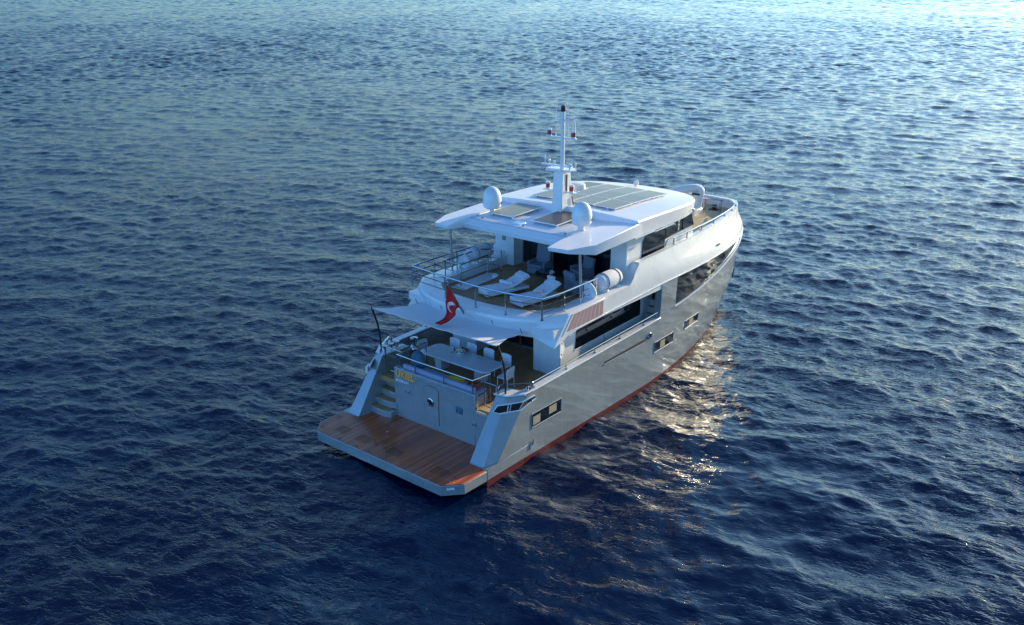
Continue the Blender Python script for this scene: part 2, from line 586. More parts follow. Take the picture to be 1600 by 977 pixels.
    li = np.concatenate([Q.ravel(), base + np.arange(48)])
    me.loops.foreach_set('vertex_index', li.astype(np.int32))
    me.polygons.add(nq + 1)
    me.polygons.foreach_set('loop_start', np.concatenate([np.arange(nq) * 4, [nq * 4]]).astype(np.int32))
    me.polygons.foreach_set('loop_total', np.concatenate([np.full(nq, 4), [48]]).astype(np.int32))
    me.update(calc_edges=True)
    me.validate()
    me.shade_smooth()
    o = bpy.data.objects.new('sea', me)
    C.collection.objects.link(o)
    o['kind'] = 'structure'
    m = bpy.data.materials.new('sea_water')
    m.use_nodes = True
    nt = m.node_tree
    N, L = nt.nodes.new, nt.links.new
    b = nt.nodes['Principled BSDF']
    b.inputs['Base Color'].default_value = (0.0009, 0.0080, 0.033, 1)
    b.inputs['Roughness'].default_value = 0.035
    b.inputs['IOR'].default_value = 1.333
    tc_ = N('ShaderNodeTexCoord')

    gn = N('ShaderNodeTexNoise')
    gn.inputs['Scale'].default_value = 0.07
    gn.inputs['Detail'].default_value = 3
    L(tc_.outputs['Object'], gn.inputs['Vector'])
    gust = N('ShaderNodeMapRange')
    gust.inputs['From Min'].default_value = 0.35
    gust.inputs['From Max'].default_value = 0.65
    gust.inputs['To Min'].default_value = 0.55
    gust.inputs['To Max'].default_value = 1.0
    L(gn.outputs['Fac'], gust.inputs['Value'])

    lm = N('ShaderNodeMapping')
    lm.vector_type = 'TEXTURE'
    lm.inputs['Location'].default_value = (4, -8.5, 0)
    lm.inputs['Scale'].default_value = (13, 9, 9)
    L(tc_.outputs['Object'], lm.inputs[0])
    ln = N('ShaderNodeVectorMath'); ln.operation = 'LENGTH'; L(lm.outputs[0], ln.inputs[0])
    lr = N('ShaderNodeMapRange'); lr.interpolation_type = 'SMOOTHSTEP'
    lr.inputs['From Min'].default_value = 0.25; lr.inputs['From Max'].default_value = 1.1
    lr.inputs['To Min'].default_value = 0.34; lr.inputs['To Max'].default_value = 1.0
    L(ln.outputs['Value'], lr.inputs['Value'])
    gx = N('ShaderNodeMath'); gx.operation = 'MULTIPLY'; L(gust.outputs['Result'], gx.inputs[0]); L(lr.outputs['Result'], gx.inputs[1])

    def ripple(scale, stretch, rot, detail, dist, prev=None, strength=1.0):
        mp = N('ShaderNodeMapping')
        mp.vector_type = 'TEXTURE'
        mp.inputs['Rotation'].default_value = (0, 0, rot)
        mp.inputs['Scale'].default_value = (1, stretch, 1)
        L(tc_.outputs['Object'], mp.inputs[0])
        nz = N('ShaderNodeTexNoise')
        nz.inputs['Scale'].default_value = scale
        nz.inputs['Detail'].default_value = detail
        nz.inputs['Roughness'].default_value = 0.62
        L(mp.outputs[0], nz.inputs['Vector'])
        sb = N('ShaderNodeMath'); sb.operation = 'SUBTRACT'; L(nz.outputs['Fac'], sb.inputs[0]); sb.inputs[1].default_value = 0.5
        ab = N('ShaderNodeMath'); ab.operation = 'ABSOLUTE'; L(sb.outputs[0], ab.inputs[0])
        rg = N('ShaderNodeMath'); rg.operation = 'MULTIPLY_ADD'; L(ab.outputs[0], rg.inputs[0]); rg.inputs[1].default_value = -1.2; L(nz.outputs['Fac'], rg.inputs[2])
        bu = N('ShaderNodeBump')
        bu.inputs['Strength'].default_value = strength
        bu.inputs['Distance'].default_value = dist
        L(rg.outputs[0], bu.inputs['Height'])
        L(gx.outputs[0], bu.inputs['Strength'])
        if prev:
            L(prev.outputs[0], bu.inputs['Normal'])
        return bu
    b1 = ripple(3.4, 2.4, wind, 3.0, 0.072 * RIPPLE)
    b2 = ripple(9.0, 2.2, wind + 0.4, 2.0, 0.024 * RIPPLE, b1)
    L(b2.outputs[0], b.inputs['Normal'])
    me.materials.append(m)
    return o


WIND_DEG = 12.0
SEA_SLOPE = 1.08
FAR_SLOPE = 0.047
RIPPLE = 1.0
RMAX = 3000.0
sea = build_sea()

# ------------------------------------------------------------------ the yacht
yacht = empty('motor_yacht')
tag(yacht, 'grey hulled white motor yacht with three decks, teak stern platform and white mast', 'yacht')


def half(z):
    """superellipse half-breadth parameters of the hull at height z: (start x, stem x, half beam, n, m)"""
    tab = [(-1.2, 9.0, 22.0, 2.9, 1.7, 1.5), (0.0, 11.0, 23.2, 3.40, 1.6, 1.55), (0.22, 11.0, 23.35, 3.41, 1.65, 1.57), (0.7, 11.2, 23.6, 3.43, 1.75, 1.62), (2.0, 11.6, 24.0, 3.44, 2.1, 1.75), (2.6, 11.7, 24.05, 3.45, 2.2, 1.8), (3.1, 11.8, 24.1, 3.45, 2.3, 1.85),
           (4.2, 12.0, 24.0, 3.45, 2.55, 1.95), (4.5, 12.0, 23.9, 3.45, 2.55, 2.0), (5.0, 9.0, 23.1, 3.40, 2.2, 2.8), (5.55, 8.0, 22.4, 3.30, 2.0, 3.9)]
    for a, b in zip(tab, tab[1:]):
        if a[0] <= z <= b[0]:
            t = (z - a[0]) / (b[0] - a[0])
            return [a[i] + (b[i] - a[i]) * t for i in range(1, 6)]
    return list(tab[0][1:]) if z < tab[0][0] else list(tab[-1][1:])


def hy(x, z):
    x0, xs, y0, n, m_ = half(z)
    if x <= x0:
        return y0
    t = min(1.0, (x - x0) / (xs - x0))
    return y0 * max(0.0, 1 - t ** n) ** (1 / m_)


def station_x(z, u, xa):
    """u 0..1 along the hull from xa to the stem, close together at the stem"""
    xs = half(z)[1]
    return xa + (xs - xa) * (1 - (1 - u) ** 1.9)


def strake(levels, xa, us, inset=0.0):
    rows = []
    for z in levels:
        r = []
        for u in us:
            x = station_x(z, u, xa)
            r.append((x, hy(x, z) - inset, z))
        rows.append(r)
    return rows


US = [i / 70 for i in range(71)]
# lower hull, both sides in one skin
hb = MB()
LOWZ = [-1.2, -0.5, 0.0, 0.2, 0.21, 0.45, 0.7, 1.2, 1.6, 2.0, 2.3, 2.52]
rowsP = strake(LOWZ, 3.6, US)
full = []
for r in rowsP:
    full.append([(x, -y, z) for x, y, z in r] + [(x, y, z) for x, y, z in reversed(r)])
nc = len(full[0])
for i in range(len(full) - 1):
    hb.cur = 1 if LOWZ[i + 1] <= 0.2 else 0
    hb.grid([full[i], full[i + 1]])
hb.cur = 0
hull = hb.build('hull', [HULL, RED], yacht, angle=25)
# weld so that the skin shades smoothly
bm = bmesh.new(); bm.from_mesh(hull.data); bmesh.ops.remove_doubles(bm, verts=bm.verts, dist=0.0005); bmesh.ops.recalc_face_normals(bm, faces=bm.faces); bm.to_mesh(hull.data); bm.free()

# sponson strips that carry the platform line along the hull (x 1.6 .. 4.4)
for s in (1, -1):
    k = MB()
    k.prism([(1.62, s * 2.6), (1.62, s * 3.45), (3.5, s * 3.47), (4.35, s * 3.41), (4.35, s * 2.6)], [0.22, 0.22, 0.25, 0.55, 0.55], [0.575, 0.6, 0.66, 0.74, 0.74])
    k.build('hull_step', HULL, hull, bevel=0.015)
    k = MB()
    k.prism([(1.66, s * 2.55), (1.66, s * 3.40), (4.0, s * 3.40), (4.0, s * 2.55)], -0.6, 0.21)
    k.build('stern_underbody', RED, hull)

# bulwark sides from the cockpit to the forward house (x 3.57 .. 12.05), cap rising
capz = lambda x: 2.52 + (x - 3.57) * 0.03
for s in (1, -1):
    k = MB()
    n = 18
    xs_ = [3.5 + (12.1 - 3.5) * i / n for i in range(n + 1)]
    k.grid([[(x, s * 3.45, 2.50) for x in xs_], [(x, s * 3.45, capz(x)) for x in xs_]], (0, -s * 0.16, 0))
    k.grid([[(x, s * 3.27, 1.80) for x in xs_], [(x, s * 3.27, 2.52) for x in xs_]], (0, -s * 0.05, 0))
    k.build('bulwark', HULL, yacht)
    k = MB()
    k.grid([[(x, s * 3.475, capz(x)) for x in xs_], [(x, s * 3.19, capz(x)) for x in xs_]], (0, 0, 0.05))
    k.build('cap_rail', WHITE, yacht, bevel=0.012)

# forward topsides: the hull side stands up to the band from x = 12.05 to the stem; recessed window band
KN = lambda x: 2.95 + 0.75 * max(0, (x - 13.2) / 6.5) ** 1.35      # sill of the dark window band
UF = [i / 60 for i in range(61)]


def at_z(zf, xa, inset=0.0, u=None, top=False):
    out = []
    for uu in UF:
        z = zf(xa + (23.5 - xa) * (1 - (1 - uu) ** 1.9))
        x = station_x(z, uu, xa)
        out.append((x, max(0.0, hy(x, z) - inset), z))
    return out


def both(r):
    return [(x, -y, z) for x, y, z in r] + [(x, y, z) for x, y, z in reversed(r)]


k = MB()
r0 = at_z(lambda x: 2.52, 12.05)
r1 = at_z(lambda x: min(KN(x), 4.05) - 0.03, 12.05)
mid = [tuple((np.array(a) + np.array(b)) / 2) for a, b in zip(r0, r1)]
k.grid([both(r0), both(mid), both(r1)])
k.build('bow_topside', HULL, yacht, angle=25)
# sill moulding below the glass
k = MB()
ra = at_z(lambda x: min(KN(x), 4.05) - 0.03, 13.25)
rb = at_z(lambda x: min(KN(x), 4.05) + 0.06, 13.25)
out = [[(x, y + 0.035, z) for x, y, z in ra], [(x, y + 0.045, z) for x, y, z in [tuple((np.array(a) + np.array(b)) / 2) for a, b in zip(ra, rb)]], [(x, y - 0.03, z) for x, y, z in rb]]
k.grid([both(q) for q in out])
k.build('window_sill', HULL, yacht)
# dark glass
k = MB()
ga = at_z(lambda x: min(KN(x), 4.05) + 0.02, 13.3, 0.05)
gb = at_z(lambda x: 4.24, 13.3, 0.03)
gm = [tuple((np.array(a) + np.array(b)) / 2) for a, b in zip(ga, gb)]
k.grid([both(ga), both(gm), both(gb)])
glassband = k.build('bow_window', GLASS, yacht, angle=60)
for s in (1, -1):
    # solid jamb between the side-deck opening and the window
    k = MB()
    k.grid([[(12.05, s * 3.45, 2.5), (13.3, s * hy(13.3, 2.5), 2.5)], [(12.15, s * 3.45, 4.25), (13.36, s * hy(13.36, 4.25), 4.25)]], (0, -s * 0.3, 0))
    k.build('hull_jamb', HULL, yacht, bevel=0.02)
    k = MB()
    k.box(16.6, 17.0, s * (hy(16.8, 4.0) - 0.12) - 0.02, s * (hy(16.8, 4.0) - 0.12) + 0.02, 3.72, 4.18)
    k.build('window_blind', CURT, glassband)

# white band: fascia of the upper deck, running into the raised bow bulwark
def band_low(x):
    if x < 6.35:
        return 3.67 + (x - 5.07) / (6.35 - 5.07) * 0.33
    return 4.0 + min(1, (x - 6.35) / 6) * 0.22


def band_top(x):
    if x < 9.7:
        return 4.62 + max(0, x - 5.9) * 0.03
    if x < 10.45:
        return 4.735 + (x - 9.7) / 0.75 * 0.66
    return 5.40 + min(1, (x - 10.45) / 8) * 0.12


bx = [5.9, 6.35, 7, 8, 9, 9.7, 9.95, 10.2, 10.45, 11, 11.6, 12.05] + [12.05 + (21.5 - 12.05) * i / 22 for i in range(1, 23)]
for s in (1, -1):
    k = MB()
    rows = []
    for f in (0, 0.25, 0.5, 0.75, 1):
        row = []
        for x in bx:
            z = band_low(x) + (band_top(x) - band_low(x)) * f
            row.append((x, s * (hy(x, max(z, 4.2)) if x > 10 else 3.45 - 0.0 * f), z))
        rows.append(row)
    low = [(5.07, s * 3.45, 3.67)]
    k.grid(rows)
    # raked aft end
    k.add([(5.07, s * 3.45, 3.67), (5.9, s * 3.45, band_low(5.9)), (5.9, s * 3.45, 4.62)], [(0, 1, 2)])
    fascia = k.build('upper_bulwark', WHITE, yacht, angle=25)
# bow closing part of the bulwark, round the stem
k = MB()
rows = []
for f in (0, 0.2, 0.4, 0.6, 0.8, 1):
    z = 4.22 + (5.52 - 4.22) * f
    r = []
    for i in range(31):
        xs = half(z)[1]
        x = 21.5 - 0.02 + (xs - 21.48) * (1 - (1 - i / 30) ** 2.2)
        r.append((x, hy(x, z), z))
    rows.append(both(r))
k.grid(rows)
k.build('bow_bulwark', WHITE, yacht, angle=40)
# inner liner + cap of the bulwark forward of x = 10.4
cx_ = [10.45 + (22.2 - 10.45) * (1 - (1 - i / 40) ** 1.6) for i in range(41)]
crow = [(x, hy(x, 5.5), band_top(x) if x < 21.5 else 5.52) for x in cx_] + [(22.4, 0.0, 5.52)]
k = MB()
k.grid([both([(x, y + 0.03, z) for x, y, z in crow]), both([(x - (0.16 if x > 21.6 else 0), max(0, y - 0.13), z) for x, y, z in crow])], (0, 0, 0.035))
k.build('bow_cap_rail', WHITE, yacht)
k = MB()
k.grid([both([(x - (0.14 if x > 21.6 else 0), max(0, y - 0.12), 4.6) for x, y, z in crow]), both([(x - (0.14 if x > 21.6 else 0), max(0, y - 0.12), z) for x, y, z in crow])])
k.build('bulwark_liner', OFFW, yacht)
# thin rub rail along the lower edge of the band
for s in (1, -1):
    k = MB()
    pts = [(x, s * (hy(x, 4.2) + 0.012), band_low(x) + 0.012) for x in bx] + [(x, s * (hy(x, 4.22) + 0.012), 4.23) for x in (22, 22.5, 23, 23.4, 23.7, 23.9, 23.995)]
    k.tube(pts, 0.028, 6)
    k.build('rub_rail', WHITE, yacht)
    for xx in (9.3, 12.6, 14.2):
        pass

# bow text
text('bow_lettering', 'UKIEL', 0.2, BLACK, yacht, (17.3, -hy(17.3, 4.62) - 0.012, 4.62), (1, 0.12, 0), (0, 0, 1), 0.004)

# hull windows, hawse, slot
def recess(x0, x1, z0, z1, s, blind=None, tilt=0.0):
    yy = lambda x, z: s * hy(x, z)
    k = MB()
    p = [(x0, yy(x0, z0) + s * 0.004, z0), (x1, yy(x1, z0) + s * 0.004, z0 + tilt), (x1, yy(x1, z1) + s * 0.004, z1 + tilt), (x0, yy(x0, z1) + s * 0.004, z1)]
    k.slab(p, (0, s * 0.004, 0))
    w = k.build('hull_window', GLASS, hull)
    k = MB()
    P = [Vector(q) + Vector((0, s * 0.008, 0)) for q in p]
    ins = Vector((0, s * 0.018, 0))
    for i in range(4):
        a, b2 = P[i], P[(i + 1) % 4]
        k.tube([a, b2], 0.022 if i == 0 else 0.014, 5)
    k.build('window_frame', HULL, w)
    if blind:
        for bx0, bx1, bz0, bz1 in blind:
            k = MB()
            xa_, xb_ = x0 + (x1 - x0) * bx0, x0 + (x1 - x0) * bx1
            za_, zb_ = z0 + (z1 - z0) * bz0, z0 + (z1 - z0) * bz1
            k.slab([(xa_, yy(xa_, za_) + s * 0.010, za_), (xb_, yy(xb_, za_) + s * 0.010, za_ + tilt * 0.6), (xb_, yy(xb_, zb_) + s * 0.010, zb_ + tilt * 0.6), (xa_, yy(xa_, zb_) + s * 0.010, zb_)], (0, s * 0.003, 0))
            k.build('opening_port', CURT if s < 0 else GREYP, w)


for s in (-1, 1):
    recess(3.9, 5.54, 1.19, 1.70, s, [(0.04, 0.28, 0.15, 0.75), (0.58, 0.84, 0.3, 0.85)])
    recess(11.78, 13.32, 1.41, 1.85, s, [(0.3, 0.55, 0.15, 0.85)])
    recess(14.4, 15.75, 1.60, 2.0, s, [(0.3, 0.6, 0.15, 0.85)])
    k = MB()
    k.slab([(8.2, s * 3.445, 2.12), (8.25, s * 3.445, 2.2), (11.0, s * 3.445, 2.24), (11.0, s * 3.445, 2.12)], (0, s * 0.012, 0))
    k.build('hull_slot', DARK, hull)
    k = MB()
    k.tube([(8.15, s * 3.455, 2.1), (11.0, s * 3.455, 2.1)], 0.02, 6)
    k.build('slot_lip', HULL, hull)
    k = MB()
    ring = [(11.34 + 0.15 * math.cos(a), s * 3.46, 2.27 + 0.1 * math.sin(a)) for a in [2 * math.pi * i / 16 for i in range(16)]]
    k.tube(ring, 0.025, 6, closed=True)
    hw = k.build('hawse_ring', STEEL, hull)
    k = MB()
    k.slab([(11.34 + 0.14 * math.cos(a), s * 3.452, 2.27 + 0.09 * math.sin(a)) for a in [2 * math.pi * i / 16 for i in range(16)]], (0, s * 0.004, 0))
    k.build('hawse_hole', DARK, hw)
    # anchor pocket near the stem
    k = MB()
    xx = 22.3
    k.slab([(22.1, s * (hy(22.1, 2.0) + 0.0), 1.75), (22.75, s * (hy(22.75, 2.0)), 1.75), (22.75, s * (hy(22.75, 2.3)), 2.2), (22.1, s * (hy(22.1, 2.3)), 2.2)], (0.02, s * 0.03, 0))
    k.build('anchor_pocket', DARK, hull)

# ---- swim platform
P3 = [(1.60, 3.45), (0.54, 3.43), (0.0, 2.93), (0.0, -2.93), (0.54, -3.43), (1.60, -3.45)]
k = MB()
k.prism(P3 + [], 0.22, 0.565)
plat = k.build('swim_platform', HULL, yacht, bevel=0.012)
k = MB()
inn = [(2.62, 2.64), (1.62, 2.66), (1.59, 3.43), (0.55, 3.41), (0.02, 2.92), (0.02, -2.92), (0.55, -3.41), (1.59, -3.43), (1.62, -2.66), (2.62, -2.64)]
k.prism(inn, 0.50, 0.585)
k.build('teak_planking', TEAKW, plat, bevel=0.008)
for (x0, x1, y0, y1) in ((0.45, 0.85, 2.05, 2.55), (0.42, 0.82, 0.95, 1.5), (0.42, 0.82, -0.55, 0.05), (0.42, 0.82, -2.6, -2.0)):
    k = MB()
    k.box(x0, x1, y0, y1, 0.55, 0.5885)
    fr_ = k.build('hatch', DARK, plat)
    k = MB()
    nb = 7
    for i in range(nb + 1):
        x = x0 + (x1 - x0) * i / nb
        k.box(x - 0.016, x + 0.016, y0 - 0.02, y1 + 0.02, 0.57, 0.593)
    for i in range(5):
        y = y0 + (y1 - y0) * i / 4
        k.box(x0 - 0.016, x1 + 0.016, y - 0.014, y + 0.014, 0.57, 0.5915)
    k.build('teak_grating', TEAKW, fr_)
for (x, y) in ((0.35, 3.05), (0.08, 1.0), (0.1, 1.9), (0.08, 0.35), (0.32, -2.95), (1.2, 3.2)):
    k = MB()
    for dy in (-0.06, 0.06):
        k.tube([(x, y + dy, 0.585), (x, y + dy, 0.64)], 0.014, 6)
    k.tube([(x, y - 0.12, 0.645), (x, y + 0.12, 0.645)], 0.016, 6)
    k.build('cleat', STEEL, plat)
k = MB()
k.lathe([(0.03, 0.58), (0.03, 0.66), (0.05, 0.67), (0.05, 0.69), (0.0, 0.70)], 10, Matrix.Translation((1.35, 0.85, 0)))
k.build('ladder_socket', STEEL, plat)
k = MB()
k.slab([(0.30, -3.24, 0.43), (0.12, -3.07, 0.43), (0.12, -3.07, 0.50), (0.30, -3.24, 0.50)], (-0.012, -0.012, 0))
k.build('edge_light', WHITE, plat)

# ---- transom
k = MB()
k.box(2.63, 2.78, -2.05, 1.76, 0.5, 2.43)
k.box(2.632, 2.80, -2.66, -2.045, 0.5, 1.83)
tr = k.build('transom', HULL, yacht, bevel=0.02)
# door outline
def outline(pts, r, name, m, par, closed=True):
    k = MB()
    k.tube(pts, r, 5, closed=closed)
    return k.build(name, m, par)


dx = 2.628
door = [(dx, 0.28, 0.80)] + [(dx, 0.28, 2.02)] + [(dx, 0.28 - 0.18 * (1 - math.cos(a)), 2.02 + 0.16 * math.sin(a)) for a in (0.5, 1.0, 1.57)] + [(dx, -0.22 - 0.18 * math.sin(a), 2.18 - 0.16 * (1 - math.cos(a))) for a in (0.0, 0.6, 1.1, 1.57)] + [(dx, -0.40, 0.80)]
dg_ = MB()
dg_.slab([(2.630, y, z) for _, y, z in door], (-0.018, 0, 0))
dd = dg_.build('transom_door', HULL, tr, bevel=0.006)
outline([(x - 0.003, y, z) for x, y, z in door], 0.012, 'door_gap', DARK, dd)
k = MB()
k.lathe([(0.16, -0.02), (0.16, 0.02), (0.125, 0.035), (0.11, 0.02), (0.11, 0.0)], 24, Matrix.Translation((2.60, -0.04, 1.60)) @ Matrix.Rotation(R(-90), 4, 'Y'))
pr_ = k.build('porthole', STEEL, dd)
k = MB()
k.lathe([(0.112, 0.0), (0.112, 0.012), (0.0, 0.014)], 24, Matrix.Translation((2.59, -0.04, 1.60)) @ Matrix.Rotation(R(-90), 4, 'Y'))
k.build('porthole_glass', GLASS, pr_)
for (y, z, w, h, m_) in ((1.08, 1.67, 0.14, 0.11, GREYP), (-1.35, 1.68, 0.15, 0.12, BLUEB), (-2.03, 1.38, 0.07, 0.12, GREYP)):
    k = MB()
    k.box(2.60, 2.64, y - w, y + w, z - h, z + h)
    k.box(2.585, 2.61, y - w * 0.7, y + w * 0.7, z - h * 0.6, z + h * 0.2)
    lk = k.build('shore_socket', m_, tr, bevel=0.015)
    for q in (-0.5, 0.5):
        k = MB()
        k.lathe([(0.035, 0.0), (0.035, 0.02), (0.0, 0.025)], 10, Matrix.Translation((2.585, y + q * w, z)) @ Matrix.Rotation(R(-90), 4, 'Y'))
        k.build('socket_cap', STEEL, lk)
text('name_lettering', 'UKIEL', 0.36, GOLD, tr, (2.612, 1.19, 2.24), (0, -1, 0), (0, 0, 1), 0.012, bold=0.010)
text('port_lettering', 'BODRUM', 0.15, WHITE, tr, (2.615, 1.34, 1.985), (0, -1, 0), (0, 0, 1), 0.008, bold=0.004)

# ---- stern wings
fl = []
for s in (1, -1):
    k = MB()
    A = (1.65, s * 2.65, 0.58); B = (1.67, s * 3.21, 0.58); Cq = (2.10, s * 3.44, 0.64)
    A2 = (2.95, s * 2.68, 2.50); B2 = (3.05, s * 3.05, 2.50); C2 = (3.709, s * 3.44, 2.52)
    D = (3.75, s * 3.44, 0.64); D2 = (3.75, s * 3.44, 2.525)
    E_ = (3.75, s * 2.65, 0.58); E2 = (3.75, s * 2.68, 2.525)
    vs = [A, B, Cq, D, E_, A2, B2, C2, D2, E2]
    k.add(vs, [(0, 1, 6, 5), (1, 2, 7, 6), (2, 3, 8, 7), (3, 4, 9, 8), (4, 0, 5, 9), (5, 6, 7, 8, 9), (4, 3, 2, 1, 0)])
    wg = k.build('stern_wing', HULL, yacht, bevel=0.015)
    k = MB()
    k.prism([(2.90, s * 2.62), (3.02, s * 3.08), (3.56, s * 3.475), (3.9, s * 3.475), (3.9, s * 3.19), (3.6, s * 3.1), (3.5, s * 2.62)], 2.522, 2.575)
    k.build('wing_cap', WHITE, wg, bevel=0.012)
    # mooring opening with a bright frame, round the corner of the wing
    fpn = (Vector(Cq) - Vector(B)).cross(Vector(B2) - Vector(B)).normalized()
    if fpn.y * s < 0:
        fpn = -fpn
    out_ = fpn * 0.012
    so = Vector((0, s * 0.014, 0))
    zt = lambda x: 2.30
    pA = [Vector(q) for q in ((2.52, s * 2.925, 2.15), (2.70, s * 2.965, 2.31), (3.49, s * 3.40, 2.30), (3.28, s * 3.385, 2.08), (2.66, s * 3.06, 2.06))]
    # drop onto the facet plane
    pl0 = Vector(B)
    pA = [q - fpn * ((q - pl0).dot(fpn)) for q in pA]
    k = MB()
    k.slab([q + out_ * 0.4 for q in pA], out_ * 0.3)
    sB = [Vector(q) for q in ((3.49, s * 3.445, 2.30), (4.0, s * 3.452, 2.36), (4.08, s * 3.452, 2.24), (3.26, s * 3.445, 2.09))]
    k.slab([q + so * 0.4 for q in sB], so * 0.3)
    mo = k.build('mooring_opening', DARK, wg)
    k = MB()
    loop = [pA[0] + out_, pA[1] + out_, pA[2] + out_ * 1.5, sB[1] + so, sB[2] + so, sB[3] + so * 1.5, pA[4] + out_]
    k.tube(loop, 0.028, 6, closed=True)
    k.build('opening_frame', WHITE, mo)
    for t in (0.42, 0.52, 0.95):
        k = MB()
        q = pA[4].lerp(pA[3], t) if t < 0.9 else pA[3]
        q2 = pA[1].lerp(pA[2], t) if t < 0.9 else pA[2]
        k.tube([q + out_, q.lerp(q2, 0.95) + out_], 0.026, 8)
        k.build('fairlead_roller', STEEL, mo)
    k = MB()
    k.tube([sB[0].lerp(sB[1], 0.7) + so, sB[3].lerp(sB[2], 0.7) + so], 0.03, 8)
    k.build('fairlead_roller', STEEL, mo)
    # light chock on the outside of the wing
    k = MB()
    k.box(-0.15, 0.15, -0.02, 0.07, -0.13, 0.13, Matrix.Translation((2.72, 3.20, 1.95)) @ Matrix.Rotation(R(28), 4, 'Z') @ Matrix.Rotation(R(0), 4, 'X'))
    if s > 0:
        k.build('rubbing_pad', WHITE, wg, bevel=0.01)

# navigation/vent cowl plate low on the starboard quarter
for s in (1, -1):
    k = MB()
    k.slab([(3.72, s * 3.46, 0.42), (3.95, s * 3.46, 0.58), (3.98, s * 3.46, 0.80), (3.80, s * 3.47, 0.66)], (0, s * 0.03, 0))
    k.build('exhaust_plate', STEEL, hull, bevel=0.008)

# ---- main deck and cockpit
k = MB()
k.box(2.78, 12.3, -3.25, 3.25, 1.66, 1.848)
md = k.build('main_deck', TEAK, yacht)
k = MB()
k.box(2.655, 3.3, -2.66, -2.06, 1.832, 1.856)
k.build('boarding_tread', TEAKL, md, bevel=0.006)
# port stair from the platform up to the cockpit
st = MB()
tops = []
for i in range(5):
    z = 0.58 + 0.254 * (i + 1)
    x0 = 2.22 + 0.27 * i
    poly = [(x0 + 0.1, 1.66 if i < 2 else 1.78), (x0, 1.9), (x0, 2.45), (x0 + 0.04, 2.66), (3.9, 2.66), (3.9, 1.66 if i < 2 and False else 1.78)]
    st.prism(poly, z - 0.254, z - 0.03)
    tops.append((poly, z))
stair = st.build('stern_stair', HULL, yacht, bevel=0.015)
for poly, z in tops:
    k = MB()
    x0 = poly[1][0]
    k.prism([(x0 + 0.12, 1.80), (x0 + 0.03, 1.93), (x0 + 0.03, 2.42), (x0 + 0.07, 2.63), (x0 + 0.30, 2.63), (x0 + 0.30, 1.80)], z - 0.032, z - 0.006)
    k.build('stair_tread', TEAK, stair)
# cockpit side pocket between stair and bulwark
k = MB()
k.box(3.7, 3.76, 2.64, 3.3, 1.7, 2.5)
k.build('wing_bulkhead', HULL, yacht)
# aft settee along the transom
k = MB()
k.box(2.80, 3.45, -1.9, 1.55, 1.85, 2.22)
se = k.build('settee', GREYP, yacht, bevel=0.02)
k = MB()
k.box(2.95, 3.47, -1.85, 1.5, 2.222, 2.34)
k.build('seat_cushion', FABB, se, bevel=0.04, seg=3)
k = MB()
k.box(2.80, 2.94, -1.85, 1.5, 2.222, 2.56)
k.build('back_cushion', FABB, se, bevel=0.04, seg=3)

# saloon house at main-deck level
k = MB()
for s in (1, -1):
    k.box(6.6, 8.3, s * 1.38 if s > 0 else -2.6, 2.6 if s > 0 else -1.38, 1.85, 3.99)
    k.box(8.3, 12.25, 2.45 if s > 0 else -2.6, 2.6 if s > 0 else -2.45, 1.85, 3.99)
    k.box(12.25, 13.1, 2.3 if s > 0 else -2.45, 2.45 if s > 0 else -2.3, 1.85, 3.99)
k.box(13.1, 13.2, -3.3, 3.3, 1.85, 4.2)
house = k.build('saloon_wall', WHITE, yacht, bevel=0.03)
k = MB()
k.box(8.2, 8.26, -1.38, 1.38, 1.9, 3.9)
k.build('saloon_door', GLASS, house)
k = MB()
for y in (-1.36, -0.46, 0.46, 1.36):
    k.box(8.16, 8.2, y - 0.03, y + 0.03, 1.87, 3.95)
k.box(8.16, 8.2, -1.38, 1.38, 1.85, 1.9)
k.build('door_frame', ALU, house)
for s in (1, -1):
    k = MB()
    yv = s * 2.606
    k.slab([(7.5, yv, 2.69), (11.95, yv, 2.80), (11.92, yv, 3.62), (7.56, yv, 3.50)], (0, s * 0.012, 0))
    w = k.build('saloon_window', GLASS, house)
    k = MB()
    k.tube([(7.46, s * 2.61, 3.53), (11.96, s * 2.61, 3.66)], 0.025, 5)
    k.tube([(7.46, s * 2.61, 2.66), (11.98, s * 2.61, 2.77)], 0.02, 5)
    k.build('window_trim', WHITE, w)
    k = MB()
    k.box(9.4, 9.415, s * 2.604 - 0.004, s * 2.604 + 0.004, 1.9, 2.7)
    k.build('panel_seam', DARK, house)
    # side-deck plate hanging from the band
    k = MB()
    k.slab([(5.62, s * 3.30, 3.72), (5.62, s * 3.30, 3.14), (5.72, s * 3.30, 3.02), (6.65, s * 2.75, 3.02), (6.65, s * 2.75, 3.98), (5.9, s * 3.30, 3.98)], (0, -s * 0.05, 0))
    pl = k.build('side_plate', WHITE, house, bevel=0.015)
    k = MB()
    for z in (3.22, 3.62):
        k.lathe([(0.03, 0), (0.03, 0.012), (0, 0.016)], 8, Matrix.Translation((5.72, s * 3.30, z)) @ Matrix.Rotation(R(-90 * -s), 4, 'X'))
    k.build('hinge', STEEL, pl)
    # steps up at the forward end of the side deck
    k = MB()
    for i in range(6):
        k.box(12.3 + 0.16 * i, 13.1, -3.2 if s < 0 else 2.46, -2.46 if s < 0 else 3.2, 1.85 + 0.26 * i, 1.85 + 0.26 * (i + 1))
    sd = k.build('side_stair', OFFW, yacht, bevel=0.01)
    k = MB()
    for i in range(6):
        k.box(12.31 + 0.16 * i, 12.45 + 0.16 * i, -3.15 if s < 0 else 2.5, -2.5 if s < 0 else 3.15, 1.85 + 0.26 * (i + 1), 1.87 + 0.26 * (i + 1))
    k.build('step_grip', TEAK, sd)
